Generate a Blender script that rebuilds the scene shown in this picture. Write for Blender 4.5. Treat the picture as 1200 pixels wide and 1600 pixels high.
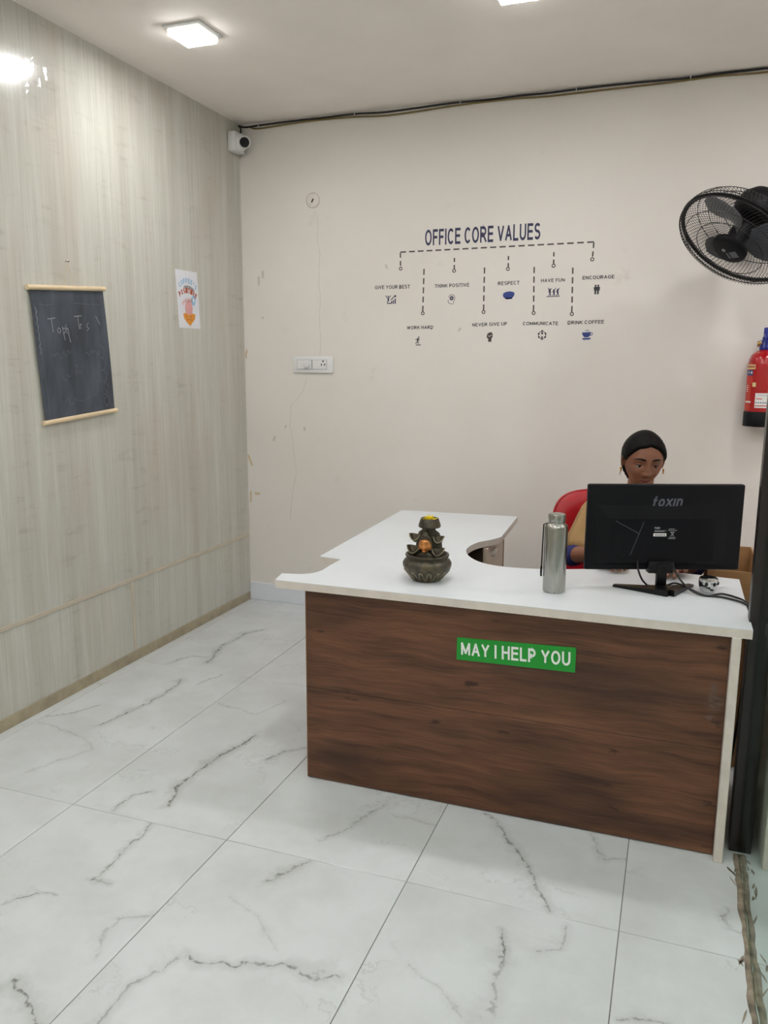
import bpy, bmesh, math, random
from mathutils import Vector, Matrix, noise as mnoise
random.seed(7)
for o in list(bpy.data.objects): bpy.data.objects.remove(o)
SC = bpy.context.scene
COL = SC.collection
PI = math.pi
V3 = Vector

# ------------------------------------------------------------------ camera, world, exposure
H = 1.487
XL, YB, ZC = -2.519, 4.421, 2.865          # left wall, back wall, ceiling
XR, YF = 3.2, -3.0                          # right wall, wall behind the camera
yaw, pitch, roll, FPX = -0.34846, 0.18041, -0.004966, 1255.6
fwd = V3((math.sin(yaw)*math.cos(pitch), math.cos(yaw)*math.cos(pitch), -math.sin(pitch)))
rgt = V3((math.cos(yaw), -math.sin(yaw), 0)); dwn = fwd.cross(rgt)
r2 = math.cos(roll)*rgt + math.sin(roll)*dwn; d2 = -math.sin(roll)*rgt + math.cos(roll)*dwn
cam = bpy.data.cameras.new('camera'); cam_o = bpy.data.objects.new('camera', cam); COL.objects.link(cam_o)
cam.sensor_fit = 'VERTICAL'; cam.sensor_height = 36.0; cam.lens = FPX/1600*36; cam.clip_start = 0.05
m = Matrix((( r2.x, -d2.x, -fwd.x, 0), (r2.y, -d2.y, -fwd.y, 0), (r2.z, -d2.z, -fwd.z, H), (0, 0, 0, 1)))
cam_o.matrix_world = m
SC.camera = cam_o
w = bpy.data.worlds.new('world'); SC.world = w; w.use_nodes = True
w.node_tree.nodes['Background'].inputs[0].default_value = (0.9, 0.95, 1, 1)
w.node_tree.nodes['Background'].inputs[1].default_value = 0.02
SC.view_settings.view_transform = 'Standard'; SC.view_settings.look = 'None'
SC.view_settings.gamma = 1; SC.view_settings.use_curve_mapping = False
SC.view_settings.exposure = 0.0
LAMP = 132.0                                 # emission of the ceiling lamps' diffusers

# ------------------------------------------------------------------ materials
def lin(c):
    return tuple(((v/255)/12.92 if v/255 <= .04045 else ((v/255+.055)/1.055)**2.4) for v in c)
def nn(nt, t, **kw):
    n = nt.nodes.new(t)
    for k, v in kw.items(): setattr(n, k, v)
    return n
def base_mat(name):
    m = bpy.data.materials.new(name); m.use_nodes = True
    return m, m.node_tree, m.node_tree.nodes['Principled BSDF']
def math_n(nt, op, a, b=None, clamp=False):
    n = nn(nt, 'ShaderNodeMath', operation=op, use_clamp=clamp)
    for i, v in enumerate((a, b)):
        if v is None: continue
        if isinstance(v, (int, float)): n.inputs[i].default_value = v
        else: nt.links.new(v, n.inputs[i])
    return n.outputs[0]
def vmath(nt, op, a, b=None, scale=None):
    n = nn(nt, 'ShaderNodeVectorMath', operation=op)
    for i, v in enumerate((a, b)):
        if v is None: continue
        if isinstance(v, (tuple, list)): n.inputs[i].default_value = v
        else: nt.links.new(v, n.inputs[i])
    if scale is not None:
        if isinstance(scale, (int, float)): n.inputs['Scale'].default_value = scale
        else: nt.links.new(scale, n.inputs['Scale'])
    return n.outputs['Value'] if op in ('DOT_PRODUCT', 'LENGTH', 'DISTANCE') else n.outputs[0]
def mixc(nt, fac, a, b, mode='MIX'):
    n = nn(nt, 'ShaderNodeMix', data_type='RGBA', blend_type=mode)
    for idx, v in ((0, fac), (6, a), (7, b)):
        if isinstance(v, (int, float)): n.inputs[idx].default_value = v
        elif isinstance(v, tuple): n.inputs[idx].default_value = (*v, 1) if len(v) == 3 else v
        else: nt.links.new(v, n.inputs[idx])
    return n.outputs[2]
def objco(nt): return nn(nt, 'ShaderNodeTexCoord').outputs['Object']
def noise(nt, vec, scale, detail=3, rough=.5, stretch=None, off=None):
    if stretch or off:
        mp = nn(nt, 'ShaderNodeMapping'); nt.links.new(vec, mp.inputs[0])
        if stretch: mp.inputs['Scale'].default_value = stretch
        if off: mp.inputs['Location'].default_value = off
        vec = mp.outputs[0]
    n = nn(nt, 'ShaderNodeTexNoise'); nt.links.new(vec, n.inputs['Vector'])
    n.inputs['Scale'].default_value = scale; n.inputs['Detail'].default_value = detail; n.inputs['Roughness'].default_value = rough
    return n.outputs[0], n.outputs[1]
def ramp(nt, fac, stops, interp='LINEAR'):
    r = nn(nt, 'ShaderNodeValToRGB'); nt.links.new(fac, r.inputs[0]); r.color_ramp.interpolation = interp
    els = r.color_ramp.elements
    while len(els) < len(stops): els.new(.5)
    for e, (p, c) in zip(els, stops): e.position = p; e.color = (*c, 1)
    return r.outputs[0]
def maprange(nt, v, a, b, c, d, smooth=True):
    n = nn(nt, 'ShaderNodeMapRange', interpolation_type='SMOOTHSTEP' if smooth else 'LINEAR')
    nt.links.new(v, n.inputs[0])
    for i, x in zip((1, 2, 3, 4), (a, b, c, d)): n.inputs[i].default_value = x
    return n.outputs[0]
def bump(nt, bs, h, strength, dist=.01):
    b = nn(nt, 'ShaderNodeBump'); b.inputs['Strength'].default_value = strength; b.inputs['Distance'].default_value = dist
    nt.links.new(h, b.inputs['Height']); nt.links.new(b.outputs[0], bs.inputs['Normal'])
def simple(name, rgb, rough=.5, metal=0., var=.08, scale=30, bmp=0., spec=.5, coat=0., stretch=None):
    m, nt, bs = base_mat(name); c = lin(rgb)
    f, _ = noise(nt, objco(nt), scale, 3, .55, stretch)
    nt.links.new(ramp(nt, f, [(.3, tuple(v*(1-var) for v in c)), (.7, tuple(min(1, v*(1+var)) for v in c))]), bs.inputs['Base Color'])
    bs.inputs['Roughness'].default_value = rough; bs.inputs['Metallic'].default_value = metal
    bs.inputs['Specular IOR Level'].default_value = spec; bs.inputs['Coat Weight'].default_value = coat
    if bmp: bump(nt, bs, f, bmp)
    return m
def poly_min(nt, P, pts):
    """distance of P to an open polyline"""
    out = None
    for a, b in zip(pts, pts[1:]):
        a, b = V3(a), V3(b); d = b-a; l2 = max(d.length_squared, 1e-8)
        pa = vmath(nt, 'SUBTRACT', P, tuple(a))
        t = vmath(nt, 'DOT_PRODUCT', pa, tuple(d/l2))
        t = math_n(nt, 'ADD', t, 0., clamp=True)
        q = vmath(nt, 'SCALE', tuple(d), scale=t)
        dist = vmath(nt, 'DISTANCE', pa, q)
        out = dist if out is None else math_n(nt, 'MINIMUM', out, dist)
    return out
M = {}
def marble(name, veins, seed):
    m, nt, bs = base_mat(name); oc = objco(nt)
    off = (seed*3.7, seed*1.3, 0)
    n1, c1 = noise(nt, oc, 9, 4, .6, off=off); n2, c2 = noise(nt, oc, 45, 3, .6, off=off)
    P = vmath(nt, 'ADD', oc, vmath(nt, 'SCALE', vmath(nt, 'SUBTRACT', c1, (.5, .5, .5)), scale=.075))
    P = vmath(nt, 'ADD', P, vmath(nt, 'SCALE', vmath(nt, 'SUBTRACT', c2, (.5, .5, .5)), scale=.024))
    P = vmath(nt, 'MULTIPLY', P, (1, 1, 0))
    mask = None
    wmod = maprange(nt, n1, .35, .68, 1.9, .6)
    br = maprange(nt, n2, .3, .62, .25, 1)
    for pts, wd, st in veins:
        d = math_n(nt, 'MULTIPLY', poly_min(nt, P, [(x, y, 0) for x, y in pts]), wmod)
        core = maprange(nt, d, 0, wd*1.3, st, 0)
        halo = maprange(nt, d, 0, wd*5, st*.24, 0)
        v = math_n(nt, 'MAXIMUM', math_n(nt, 'MULTIPLY', core, br), halo)
        mask = v if mask is None else math_n(nt, 'MAXIMUM', mask, v)
    cloud, _ = noise(nt, oc, 3.2, 6, .62, off=off)
    thin = maprange(nt, math_n(nt, 'ABSOLUTE', math_n(nt, 'SUBTRACT', cloud, .5)), 0, .012, .16, 0)
    gate, _ = noise(nt, oc, 2.3, 2, .5, off=(seed*5+9, 2, 0))
    thin = math_n(nt, 'MULTIPLY', thin, maprange(nt, gate, .5, .65, 0, 1))
    mask = thin if mask is None else math_n(nt, 'MAXIMUM', mask, thin)
    base = ramp(nt, cloud, [(.3, lin((196, 199, 198))), (.6, lin((209, 213, 213)))])
    nt.links.new(mixc(nt, mask, base, lin((96, 94, 84))), bs.inputs['Base Color'])
    bs.inputs['Roughness'].default_value = .16; bs.inputs['Specular IOR Level'].default_value = .45
    return m
def laminate():
    m, nt, bs = base_mat('beige_laminate'); oc = objco(nt)
    a, _ = noise(nt, oc, 1, 5, .65, stretch=(1, 10, .45)); b, _ = noise(nt, oc, 1, 4, .6, stretch=(1, 130, 3.5))
    c, _ = noise(nt, oc, 1, 4, .6, stretch=(1, 6, 26), off=(0, 3, 1)); d, _ = noise(nt, oc, 1, 2, .5, stretch=(1, 4, 1.2), off=(0, 1, 5))
    s = math_n(nt, 'ADD', math_n(nt, 'MULTIPLY', a, .62), math_n(nt, 'MULTIPLY', b, .38))
    col = ramp(nt, s, [(.30, lin((179, 174, 162))), (.5, lin((195, 193, 182))), (.68, lin((211, 211, 201)))])
    fig = math_n(nt, 'MULTIPLY', maprange(nt, c, .54, .74, 0, .30), maprange(nt, a, .4, .55, 1, .25))
    col = mixc(nt, fig, col, lin((150, 140, 120)))
    col = mixc(nt, maprange(nt, d, .5, .7, 0, .3), col, lin((186, 172, 158)))
    nt.links.new(col, bs.inputs['Base Color'])
    nt.links.new(maprange(nt, b, .3, .7, .16, .24), bs.inputs['Roughness'])
    bs.inputs['Specular IOR Level'].default_value = .5
    wv, _ = noise(nt, oc, 1, 2, .5, stretch=(1, 3, 2)); bump(nt, bs, wv, .12, .02)
    return m
def back_paint():
    m, nt, bs = base_mat('cream_wall_paint'); oc = objco(nt)
    a, _ = noise(nt, oc, 1.3, 5, .6); b, c2 = noise(nt, oc, 30, 3, .6)
    col = ramp(nt, a, [(.3, lin((223, 217, 209))), (.7, lin((229, 224, 217)))])
    P = vmath(nt, 'ADD', oc, vmath(nt, 'SCALE', vmath(nt, 'SUBTRACT', c2, (.5, .5, .5)), scale=.02))
    P = vmath(nt, 'MULTIPLY', P, (1, 0, 1))
    def marks(lines, wd, st, color):
        nonlocal col
        for l in lines:
            d = poly_min(nt, P, [(x, 0, z) for x, z in l])
            col = mixc(nt, maprange(nt, d, 0, wd, st, 0), col, lin(color))
    marks([[(-2.041, 2.357), (-2.018, 2.303), (-2.023, 2.197), (-2.011, 2.126), (-2.017, 1.965), (-2.010, 1.857), (-2.015, 1.747), (-2.008, 1.637), (-2.013, 1.541)],
           [(-2.103, 1.413), (-2.129, 1.329), (-2.208, 1.24), (-2.219, 1.124), (-2.199, 1.007), (-2.18, .831), (-2.208, .71), (-2.229, .547)]], .004, .22, (120, 110, 96))
    marks([[(-2.385, 2.03), (-2.383, 2.0)], [(-2.41, 2.0), (-2.412, 1.96)], [(-2.39, 1.765), (-2.386, 1.764)], [(-2.25, 1.115), (-2.245, 1.12)], [(-2.33, 1.03), (-2.322, 1.05)],
           [(-1.6, 2.04), (-1.595, 2.03)], [(-1.17, 1.68), (-1.165, 1.69)], [(-2.12, 1.11), (-2.12, 1.1)]], .012, .38, (112, 100, 88))
    marks([[(-2.51, .93), (-2.49, .87)], [(-2.505, 1.57), (-2.51, 1.53)], [(-2.5, .70), (-2.505, .64)], [(-2.47, .69), (-2.44, .69)]], .012, .75, (190, 160, 92))
    s, _ = noise(nt, oc, 5, 6, .7, off=(3, 3, 3)); col = mixc(nt, maprange(nt, s, .62, .74, 0, .18), col, lin((168, 156, 140)))
    nt.links.new(col, bs.inputs['Base Color']); bs.inputs['Roughness'].default_value = .55
    bump(nt, bs, b, .06, .004)
    return m
def desk_wood():
    m, nt, bs = base_mat('dark_walnut_laminate'); oc = objco(nt)
    n0, c0 = noise(nt, oc, 3, 2, .5)
    P = vmath(nt, 'ADD', oc, vmath(nt, 'SCALE', vmath(nt, 'SUBTRACT', c0, (.5, .5, .5)), scale=.06))
    a, _ = noise(nt, P, 1, 5, .62, stretch=(2.2, 1, 24)); b, _ = noise(nt, P, 1, 4, .65, stretch=(5, 1, 150)); k, _ = noise(nt, oc, 1, 3, .55, stretch=(9, 1, 26), off=(2, 0, 1))
    s = math_n(nt, 'ADD', math_n(nt, 'MULTIPLY', a, .68), math_n(nt, 'MULTIPLY', b, .32))
    col = ramp(nt, s, [(.3, lin((54, 34, 25))), (.45, lin((90, 59, 42))), (.57, lin((112, 75, 53))), (.72, lin((134, 94, 68)))])
    col = mixc(nt, maprange(nt, k, .64, .74, 0, .75), col, lin((36, 25, 21)))
    g, _ = noise(nt, oc, 1, 2, .5, stretch=(1.6, 1, 7), off=(5, 0, 5)); col = mixc(nt, maprange(nt, g, .5, .66, 0, .55), col, lin((52, 36, 29)))
    nt.links.new(col, bs.inputs['Base Color']); bs.inputs['Roughness'].default_value = .42; bs.inputs['Specular IOR Level'].default_value = .35
    bump(nt, bs, b, .08, .003)
    return m
def glass_mat(name, tint, rough=0.0, alpha=.12):
    m = bpy.data.materials.new(name); m.use_nodes = True; nt = m.node_tree; nt.nodes.clear()
    out = nn(nt, 'ShaderNodeOutputMaterial'); tr = nn(nt, 'ShaderNodeBsdfTransparent'); gl = nn(nt, 'ShaderNodeBsdfGlossy'); mx = nn(nt, 'ShaderNodeMixShader')
    f, _ = noise(nt, objco(nt), 4, 3, .6)
    c = lin(tint); nt.links.new(ramp(nt, f, [(.3, tuple(v*.97 for v in c)), (.7, c)]), tr.inputs[0])
    gl.inputs['Roughness'].default_value = rough
    fr = nn(nt, 'ShaderNodeLayerWeight'); fc_ = math_n(nt, 'MULTIPLY', math_n(nt, 'POWER', fr.outputs['Facing'], 6.), .12)
    nt.links.new(math_n(nt, 'ADD', fc_, alpha, clamp=True), mx.inputs[0])
    nt.links.new(tr.outputs[0], mx.inputs[1]); nt.links.new(gl.outputs[0], mx.inputs[2]); nt.links.new(mx.outputs[0], out.inputs[0])
    return m
def emit_mat(name, rgb, strength):
    m, nt, bs = base_mat(name); bs.inputs['Base Color'].default_value = (.9, .9, .9, 1)
    f, _ = noise(nt, objco(nt), 5); nt.links.new(ramp(nt, f, [(0, rgb), (1, rgb)]), bs.inputs['Emission Color'])
    bs.inputs['Emission Strength'].default_value = strength
    return m
def steel(name, rgb, rough):
    m, nt, bs = base_mat(name); f, _ = noise(nt, objco(nt), 1, 3, .6, stretch=(60, 60, 1.5)); c = lin(rgb)  # upright streaks in the colour imitate reflection lines on smooth metal
    nt.links.new(ramp(nt, f, [(.3, tuple(v*.85 for v in c)), (.7, c)]), bs.inputs['Base Color'])
    bs.inputs['Metallic'].default_value = 1; nt.links.new(maprange(nt, f, .3, .7, rough*.8, rough*1.2), bs.inputs['Roughness'])
    bs.inputs['Anisotropic'].default_value = .5
    return m
def bronze():
    m, nt, bs = base_mat('antique_bronze_resin'); oc = objco(nt)
    f, _ = noise(nt, oc, 60, 4, .6); g, _ = noise(nt, oc, 14, 3, .5)
    nt.links.new(mixc(nt, maprange(nt, g, .5, .7, 0, .5), ramp(nt, f, [(.3, lin((44, 39, 32))), (.7, lin((92, 84, 70)))]), lin((104, 92, 62))), bs.inputs['Base Color'])
    bs.inputs['Metallic'].default_value = .35; bs.inputs['Roughness'].default_value = .38; bump(nt, bs, f, .25, .003)
    return m
M['paint'] = back_paint()
M['wall'] = simple('cream_plain_paint', (228, 222, 213), .6, var=.03, scale=3)
M['ceil'] = simple('ceiling_white_paint', (244, 236, 228), .7, var=.03, scale=2.5)
M['laminate'] = laminate()
M['lamtrim'] = simple('beige_laminate_edge', (196, 185, 166), .3, var=.06, scale=9)
M['lamskirt'] = simple('beige_skirting_laminate', (166, 154, 128), .35, var=.16, scale=14)
M['grout'] = simple('grey_grout', (118, 114, 108), .8, var=.15, scale=20)
M['skirt'] = simple('bluish_white_tile_skirting', (222, 226, 232), .25, var=.03, scale=4)
M['desktop'] = simple('white_desk_laminate', (214, 218, 221), .3, var=.02, scale=6)
M['edge'] = simple('worn_white_edge_band', (214, 205, 194), .45, var=.07, scale=22)
M['wood'] = desk_wood()
M['woodedge'] = simple('tan_board_edge', (128, 92, 52), .55, var=.2, scale=30)
M['inner'] = simple('beige_pedestal_laminate', (196, 180, 158), .45, var=.05, scale=12)
M['darkwood'] = simple('dark_brown_inner_board', (58, 42, 32), .5, var=.15, scale=10, stretch=(1, 1, 8))
M['green'] = simple('green_sign_acrylic', (10, 146, 40), .3, var=.03, scale=8)
M['white'] = simple('white_plastic', (226, 226, 224), .35, var=.02, scale=8)
M['greyplastic'] = simple('light_grey_plastic', (176, 178, 178), .4, var=.04)
M['lettering'] = simple('white_vinyl_lettering', (236, 240, 236), .4, var=.02)
M['navy'] = simple('navy_vinyl', (44, 42, 78), .5, var=.1, scale=60)
M['blue'] = simple('blue_vinyl', (42, 62, 128), .5, var=.12, scale=80)
M['charcoal'] = simple('charcoal_vinyl', (58, 56, 62), .5, var=.12, scale=80)
M['brownvinyl'] = simple('dark_brown_vinyl', (66, 58, 54), .5, var=.15, scale=80)
M['black'] = simple('black_plastic', (13, 13, 17), .5, var=.15, scale=25, spec=.18)
M['blackgloss'] = simple('glossy_black_plastic', (10, 10, 12), .34, var=.15, scale=25, spec=.3)
M['blade'] = simple('smoky_fan_blade_plastic', (92, 95, 100), .35, var=.08, scale=20)
M['wire'] = simple('black_coated_wire', (24, 22, 22), .4, var=.1)
M['screen'] = simple('dark_screen_glass', (14, 16, 20), .15, var=.1)
M['greylogo'] = simple('grey_print', (88, 90, 100), .5, var=.05)
M['paper'] = simple('white_paper', (226, 226, 232), .7, var=.02, scale=12)
M['chalk'] = simple('chalkboard_cloth', (68, 74, 83), .75, var=.42, scale=5, stretch=(1, 2.2, .8))
M['chalkline'] = simple('white_chalk', (150, 154, 162), .9, var=.3, scale=160)
M['chalkfaint'] = simple('smeared_chalk', (98, 103, 112), .9, var=.3, scale=120)
M['pine'] = simple('pale_pine_dowel', (222, 200, 164), .5, var=.1, scale=12, stretch=(6, 1, 6))
M['steel'] = steel('streaked_steel', (178, 176, 170), .25)
M['chrome'] = steel('polished_chrome', (215, 215, 215), .12)
M['red'] = simple('red_leatherette', (168, 12, 26), .38, var=.08, scale=40, bmp=.04)
M['redpaint'] = simple('red_enamel_paint', (168, 10, 18), .18, var=.04, scale=8, coat=.4)
M['bluepaint'] = simple('blue_enamel', (26, 40, 138), .3, var=.06)
M['brass'] = simple('brass', (176, 138, 70), .3, 1., var=.1)
M['gold'] = simple('gold', (222, 170, 70), .22, 1., var=.08)
M['bronze'] = bronze()
M['copper'] = simple('coppery_gold_paint', (222, 148, 84), .3, .65, var=.2, scale=70)
M['yellow'] = simple('yellow_petals', (236, 214, 28), .6, var=.12, scale=90)
M['water'] = simple('dark_water', (46, 46, 38), .06, var=.1)
M['relief'] = simple('worn_relief_highlight', (140, 130, 106), .4, .3, var=.2, scale=60)
M['cardboard'] = simple('brown_cardboard', (158, 120, 78), .75, var=.07, scale=14, stretch=(1, 1, 6))
M['tape'] = simple('clear_tape_residue', (98, 74, 60), .25, var=.3, scale=60)
M['post'] = simple('dark_brown_aluminium', (28, 20, 17), .32, .0, var=.12, scale=12)
M['sealant'] = simple('dirty_silicone_sealant', (134, 123, 107), .5, var=.5, scale=30, bmp=.3)
M['glass'] = glass_mat('clear_partition_glass', (236, 243, 240), 0.0, .02)
M['film'] = glass_mat('crinkled_clear_film', (255, 255, 255), .05, .05)
M['skin'] = simple('warm_brown_skin', (132, 84, 60), .5, var=.07, scale=35, bmp=.03)
M['lips'] = simple('brown_lips', (124, 68, 58), .45, var=.06)
M['hair'] = simple('black_hair', (11, 9, 9), .5, var=.4, scale=90, stretch=(1, .25, 1), spec=.1)
M['eyewhite'] = simple('eye_white', (206, 200, 194), .25, var=.03)
M['iris'] = simple('dark_brown_iris', (30, 18, 14), .15, var=.2)
M['tan'] = simple('tan_cotton', (164, 130, 84), .8, var=.1, scale=120, bmp=.06)
M['bluecloth'] = simple('navy_blue_cotton', (28, 34, 92), .8, var=.14, scale=120)
M['yellowcable'] = simple('yellowed_cable_sheath', (122, 104, 58), .5, var=.1)
M['lamp'] = emit_mat('lit_lamp_diffuser', (1.0, .988, 1.0), LAMP)
M['lamprim'] = emit_mat('glowing_lamp_rim', (1.0, .96, .90), .75)
M['orange'] = simple('orange_print', (226, 150, 54), .7, var=.06); M['pink'] = simple('pink_print', (222, 164, 164), .7, var=.05)
M['skyblue'] = simple('light_blue_print', (150, 188, 216), .7, var=.05); M['rust'] = simple('rust_red_print', (178, 92, 66), .7, var=.06)
M['inkblack'] = simple('black_print', (52, 50, 52), .7, var=.05); M['redprint'] = simple('red_print', (196, 52, 44), .6, var=.05)
M['labelwhite'] = simple('white_label', (228, 226, 222), .5, var=.02); M['labelcream'] = simple('yellow_cream_label', (216, 196, 140), .5, var=.05)
M['labelblue'] = simple('blue_label', (52, 62, 120), .5, var=.05); M['labelorange'] = simple('orange_red_label', (190, 52, 34), .5, var=.05)

# ------------------------------------------------------------------ geometry helpers
class MB:
    def __init__(s): s.v = []; s.f = []
    def add(s, vs, fs):
        o = len(s.v); s.v += [V3(p) for p in vs]; s.f += [tuple(i+o for i in f) for f in fs]; return s
    def box(s, a, b, Mx=None):
        (x0, y0, z0), (x1, y1, z1) = a, b
        vs = [V3(p) for p in ((x0, y0, z0), (x1, y0, z0), (x1, y1, z0), (x0, y1, z0), (x0, y0, z1), (x1, y0, z1), (x1, y1, z1), (x0, y1, z1))]
        if Mx: vs = [Mx @ p for p in vs]
        return s.add(vs, [(0, 3, 2, 1), (4, 5, 6, 7), (0, 1, 5, 4), (1, 2, 6, 5), (2, 3, 7, 6), (3, 0, 4, 7)])
    def rbox(s, a, b, r=.004, seg=2, Mx=None):
        bm = bmesh.new(); bmesh.ops.create_cube(bm, size=1)
        c = [(a[i]+b[i])/2 for i in range(3)]; d = [abs(b[i]-a[i]) for i in range(3)]
        for v in bm.verts: v.co = V3((v.co.x*d[0]+c[0], v.co.y*d[1]+c[1], v.co.z*d[2]+c[2]))
        bmesh.ops.bevel(bm, geom=bm.edges[:], offset=min(r, min(d)*.45), segments=seg, profile=.5, affect='EDGES')
        return s.bm(bm, Mx)
    def bm(s, bm, Mx=None):
        bm.verts.index_update()
        vs = [(Mx @ v.co if Mx else v.co.copy()) for v in bm.verts]; fs = [tuple(v.index for v in f.verts) for f in bm.faces]
        bm.free(); return s.add(vs, fs)
    def lathe(s, prof, n=32, Mx=None, cap=True):
        vs = []; fs = []; k = len(prof)
        for i in range(n):
            a = 2*PI*i/n
            for r, z in prof: vs.append(V3((r*math.cos(a), r*math.sin(a), z)))
        for i in range(n):
            j = (i+1) % n
            for q in range(k-1): fs.append((i*k+q, j*k+q, j*k+q+1, i*k+q+1))
        if cap:
            if prof[0][0] > 1e-5: fs.append(tuple(i*k for i in reversed(range(n))))
            if prof[-1][0] > 1e-5: fs.append(tuple(i*k+k-1 for i in range(n)))
        if Mx: vs = [Mx @ p for p in vs]
        return s.add(vs, fs)
    def tube(s, pts, r, n=8, closed=False, cap=True, sx=1.):
        pts = [V3(p) for p in pts]; N = len(pts); vs = []; fs = []
        rs = r if isinstance(r, (list, tuple)) else [r]*N
        up = None
        for i, p in enumerate(pts):
            if closed: t = pts[(i+1) % N]-pts[i-1]
            else: t = pts[min(i+1, N-1)]-pts[max(i-1, 0)]
            t.normalize()
            if up is None:
                up = V3((0, 0, 1)) if abs(t.z) < .9 else V3((1, 0, 0))
            u = (up-t*up.dot(t)); u.normalize(); w_ = t.cross(u); up = u
            for k in range(n):
                a = 2*PI*k/n; vs.append(p+(u*math.cos(a)+w_*math.sin(a)*sx)*rs[i])
        for i in range(N if closed else N-1):
            j = (i+1) % N
            for k in range(n):
                l = (k+1) % n; fs.append((i*n+k, i*n+l, j*n+l, j*n+k))
        if cap and not closed:
            fs.append(tuple(reversed(range(n)))); fs.append(tuple((N-1)*n+k for k in range(n)))
        return s.add(vs, fs)
    def loft(s, rings, n=20):
        """rings: (center, rx, ry, rotation matrix or None), closed at both ends"""
        vs = []; fs = []
        for c, rx, ry, Rm in rings:
            for k in range(n):
                a = 2*PI*k/n; p = V3((rx*math.cos(a), ry*math.sin(a), 0))
                if Rm: p = Rm @ p
                vs.append(V3(c)+p)
        for i in range(len(rings)-1):
            for k in range(n):
                l = (k+1) % n; fs.append((i*n+k, i*n+l, (i+1)*n+l, (i+1)*n+k))
        fs.append(tuple(reversed(range(n)))); fs.append(tuple((len(rings)-1)*n+k for k in range(n)))
        return s.add(vs, fs)
    def capsule(s, a, b, ra, rb, n=14):
        a, b = V3(a), V3(b); d = b-a; L = d.length; q = d.to_track_quat('Z', 'Y').to_matrix().to_4x4()
        pr = [(0, -ra)]+[(ra*math.sin(t), -ra*math.cos(t)) for t in (PI/6, PI/3, PI/2)]+[(rb*math.cos(t), L+rb*math.sin(t)) for t in (0, PI/6, PI/3)]+[(0, L+rb)]
        return s.lathe(pr, n, Matrix.Translation(a) @ q, cap=False)
    def ball(s, c, r, n=16, Mx=None):
        r = r if isinstance(r, (tuple, list)) else (r, r, r)
        T = Matrix.Translation(V3(c)) @ (Mx or Matrix()) @ Matrix.Diagonal((*r, 1))
        k = max(6, n//2)
        return s.lathe([(math.sin(PI*i/k), -math.cos(PI*i/k)) for i in range(k+1)], n, T, cap=False)
    def prism(s, poly, d0, d1, fr):
        """2-D outline extruded along a frame's normal; fr=(origin,xaxis,yaxis)"""
        o, x, y = fr; nrm = x.cross(y); n = len(poly)
        vs = [o+x*p[0]+y*p[1]+nrm*d0 for p in poly]+[o+x*p[0]+y*p[1]+nrm*d1 for p in poly]
        fs = [tuple(reversed(range(n))), tuple(range(n, 2*n))]+[(i, (i+1) % n, n+(i+1) % n, n+i) for i in range(n)]
        return s.add(vs, fs)
    def build(s, name, mat, parent=None, smooth=None, weld=True):
        org = WORLD.get(parent.name, V3((0, 0, 0))) if parent else V3((0, 0, 0))
        me = bpy.data.meshes.new(name)
        me.from_pydata([p-org for p in s.v], [], s.f); 
        if weld:
            bm = bmesh.new(); bm.from_mesh(me); bmesh.ops.remove_doubles(bm, verts=bm.verts, dist=1e-6)
            bmesh.ops.recalc_face_normals(bm, faces=bm.faces); bm.to_mesh(me); bm.free()
        me.materials.append(mat)
        if smooth is not None:
            me.polygons.foreach_set('use_smooth', [True]*len(me.polygons)); me.set_sharp_from_angle(angle=math.radians(smooth))
        o = bpy.data.objects.new(name, me); COL.objects.link(o)
        if parent: o.parent = parent; WORLD[o.name] = org
        else: WORLD[o.name] = V3((0, 0, 0))
        return o
WORLD = {}
def thing(name, loc, label, cat, group=None):
    o = bpy.data.objects.new(name, None); o.empty_display_size = .05; COL.objects.link(o); o.location = loc
    WORLD[o.name] = V3(loc); return tag(o, label, cat, group)
def tag(o, label, cat, group=None):
    o['label'] = label; o['category'] = cat
    if group: o['group'] = group
    return o
def struct(o, label=None):
    o['kind'] = 'structure'
    if label: o['label'] = label
    return o
def at_base(o):
    """moves a single-mesh thing's origin to the middle of its underside"""
    me = o.data; xs = [v.co for v in me.vertices]
    c = V3(((min(p.x for p in xs)+max(p.x for p in xs))/2, (min(p.y for p in xs)+max(p.y for p in xs))/2, min(p.z for p in xs)))
    me.transform(Matrix.Translation(-c)); o.location = c; WORLD[o.name] = c; return o
def _arc(cx, cy, rx, ry, a0, a1, n=14): return [(cx+rx*math.cos(math.radians(a0+(a1-a0)*i/n)), cy+ry*math.sin(math.radians(a0+(a1-a0)*i/n))) for i in range(n+1)]
_bowl = lambda y0, y1, x1=1.: [(0, y1), (.5*x1, y1)]+_arc(.5*x1, (y0+y1)/2, .5*x1, (y1-y0)/2, 90, -90)+[(.5*x1, y0), (0, y0)]
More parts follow.
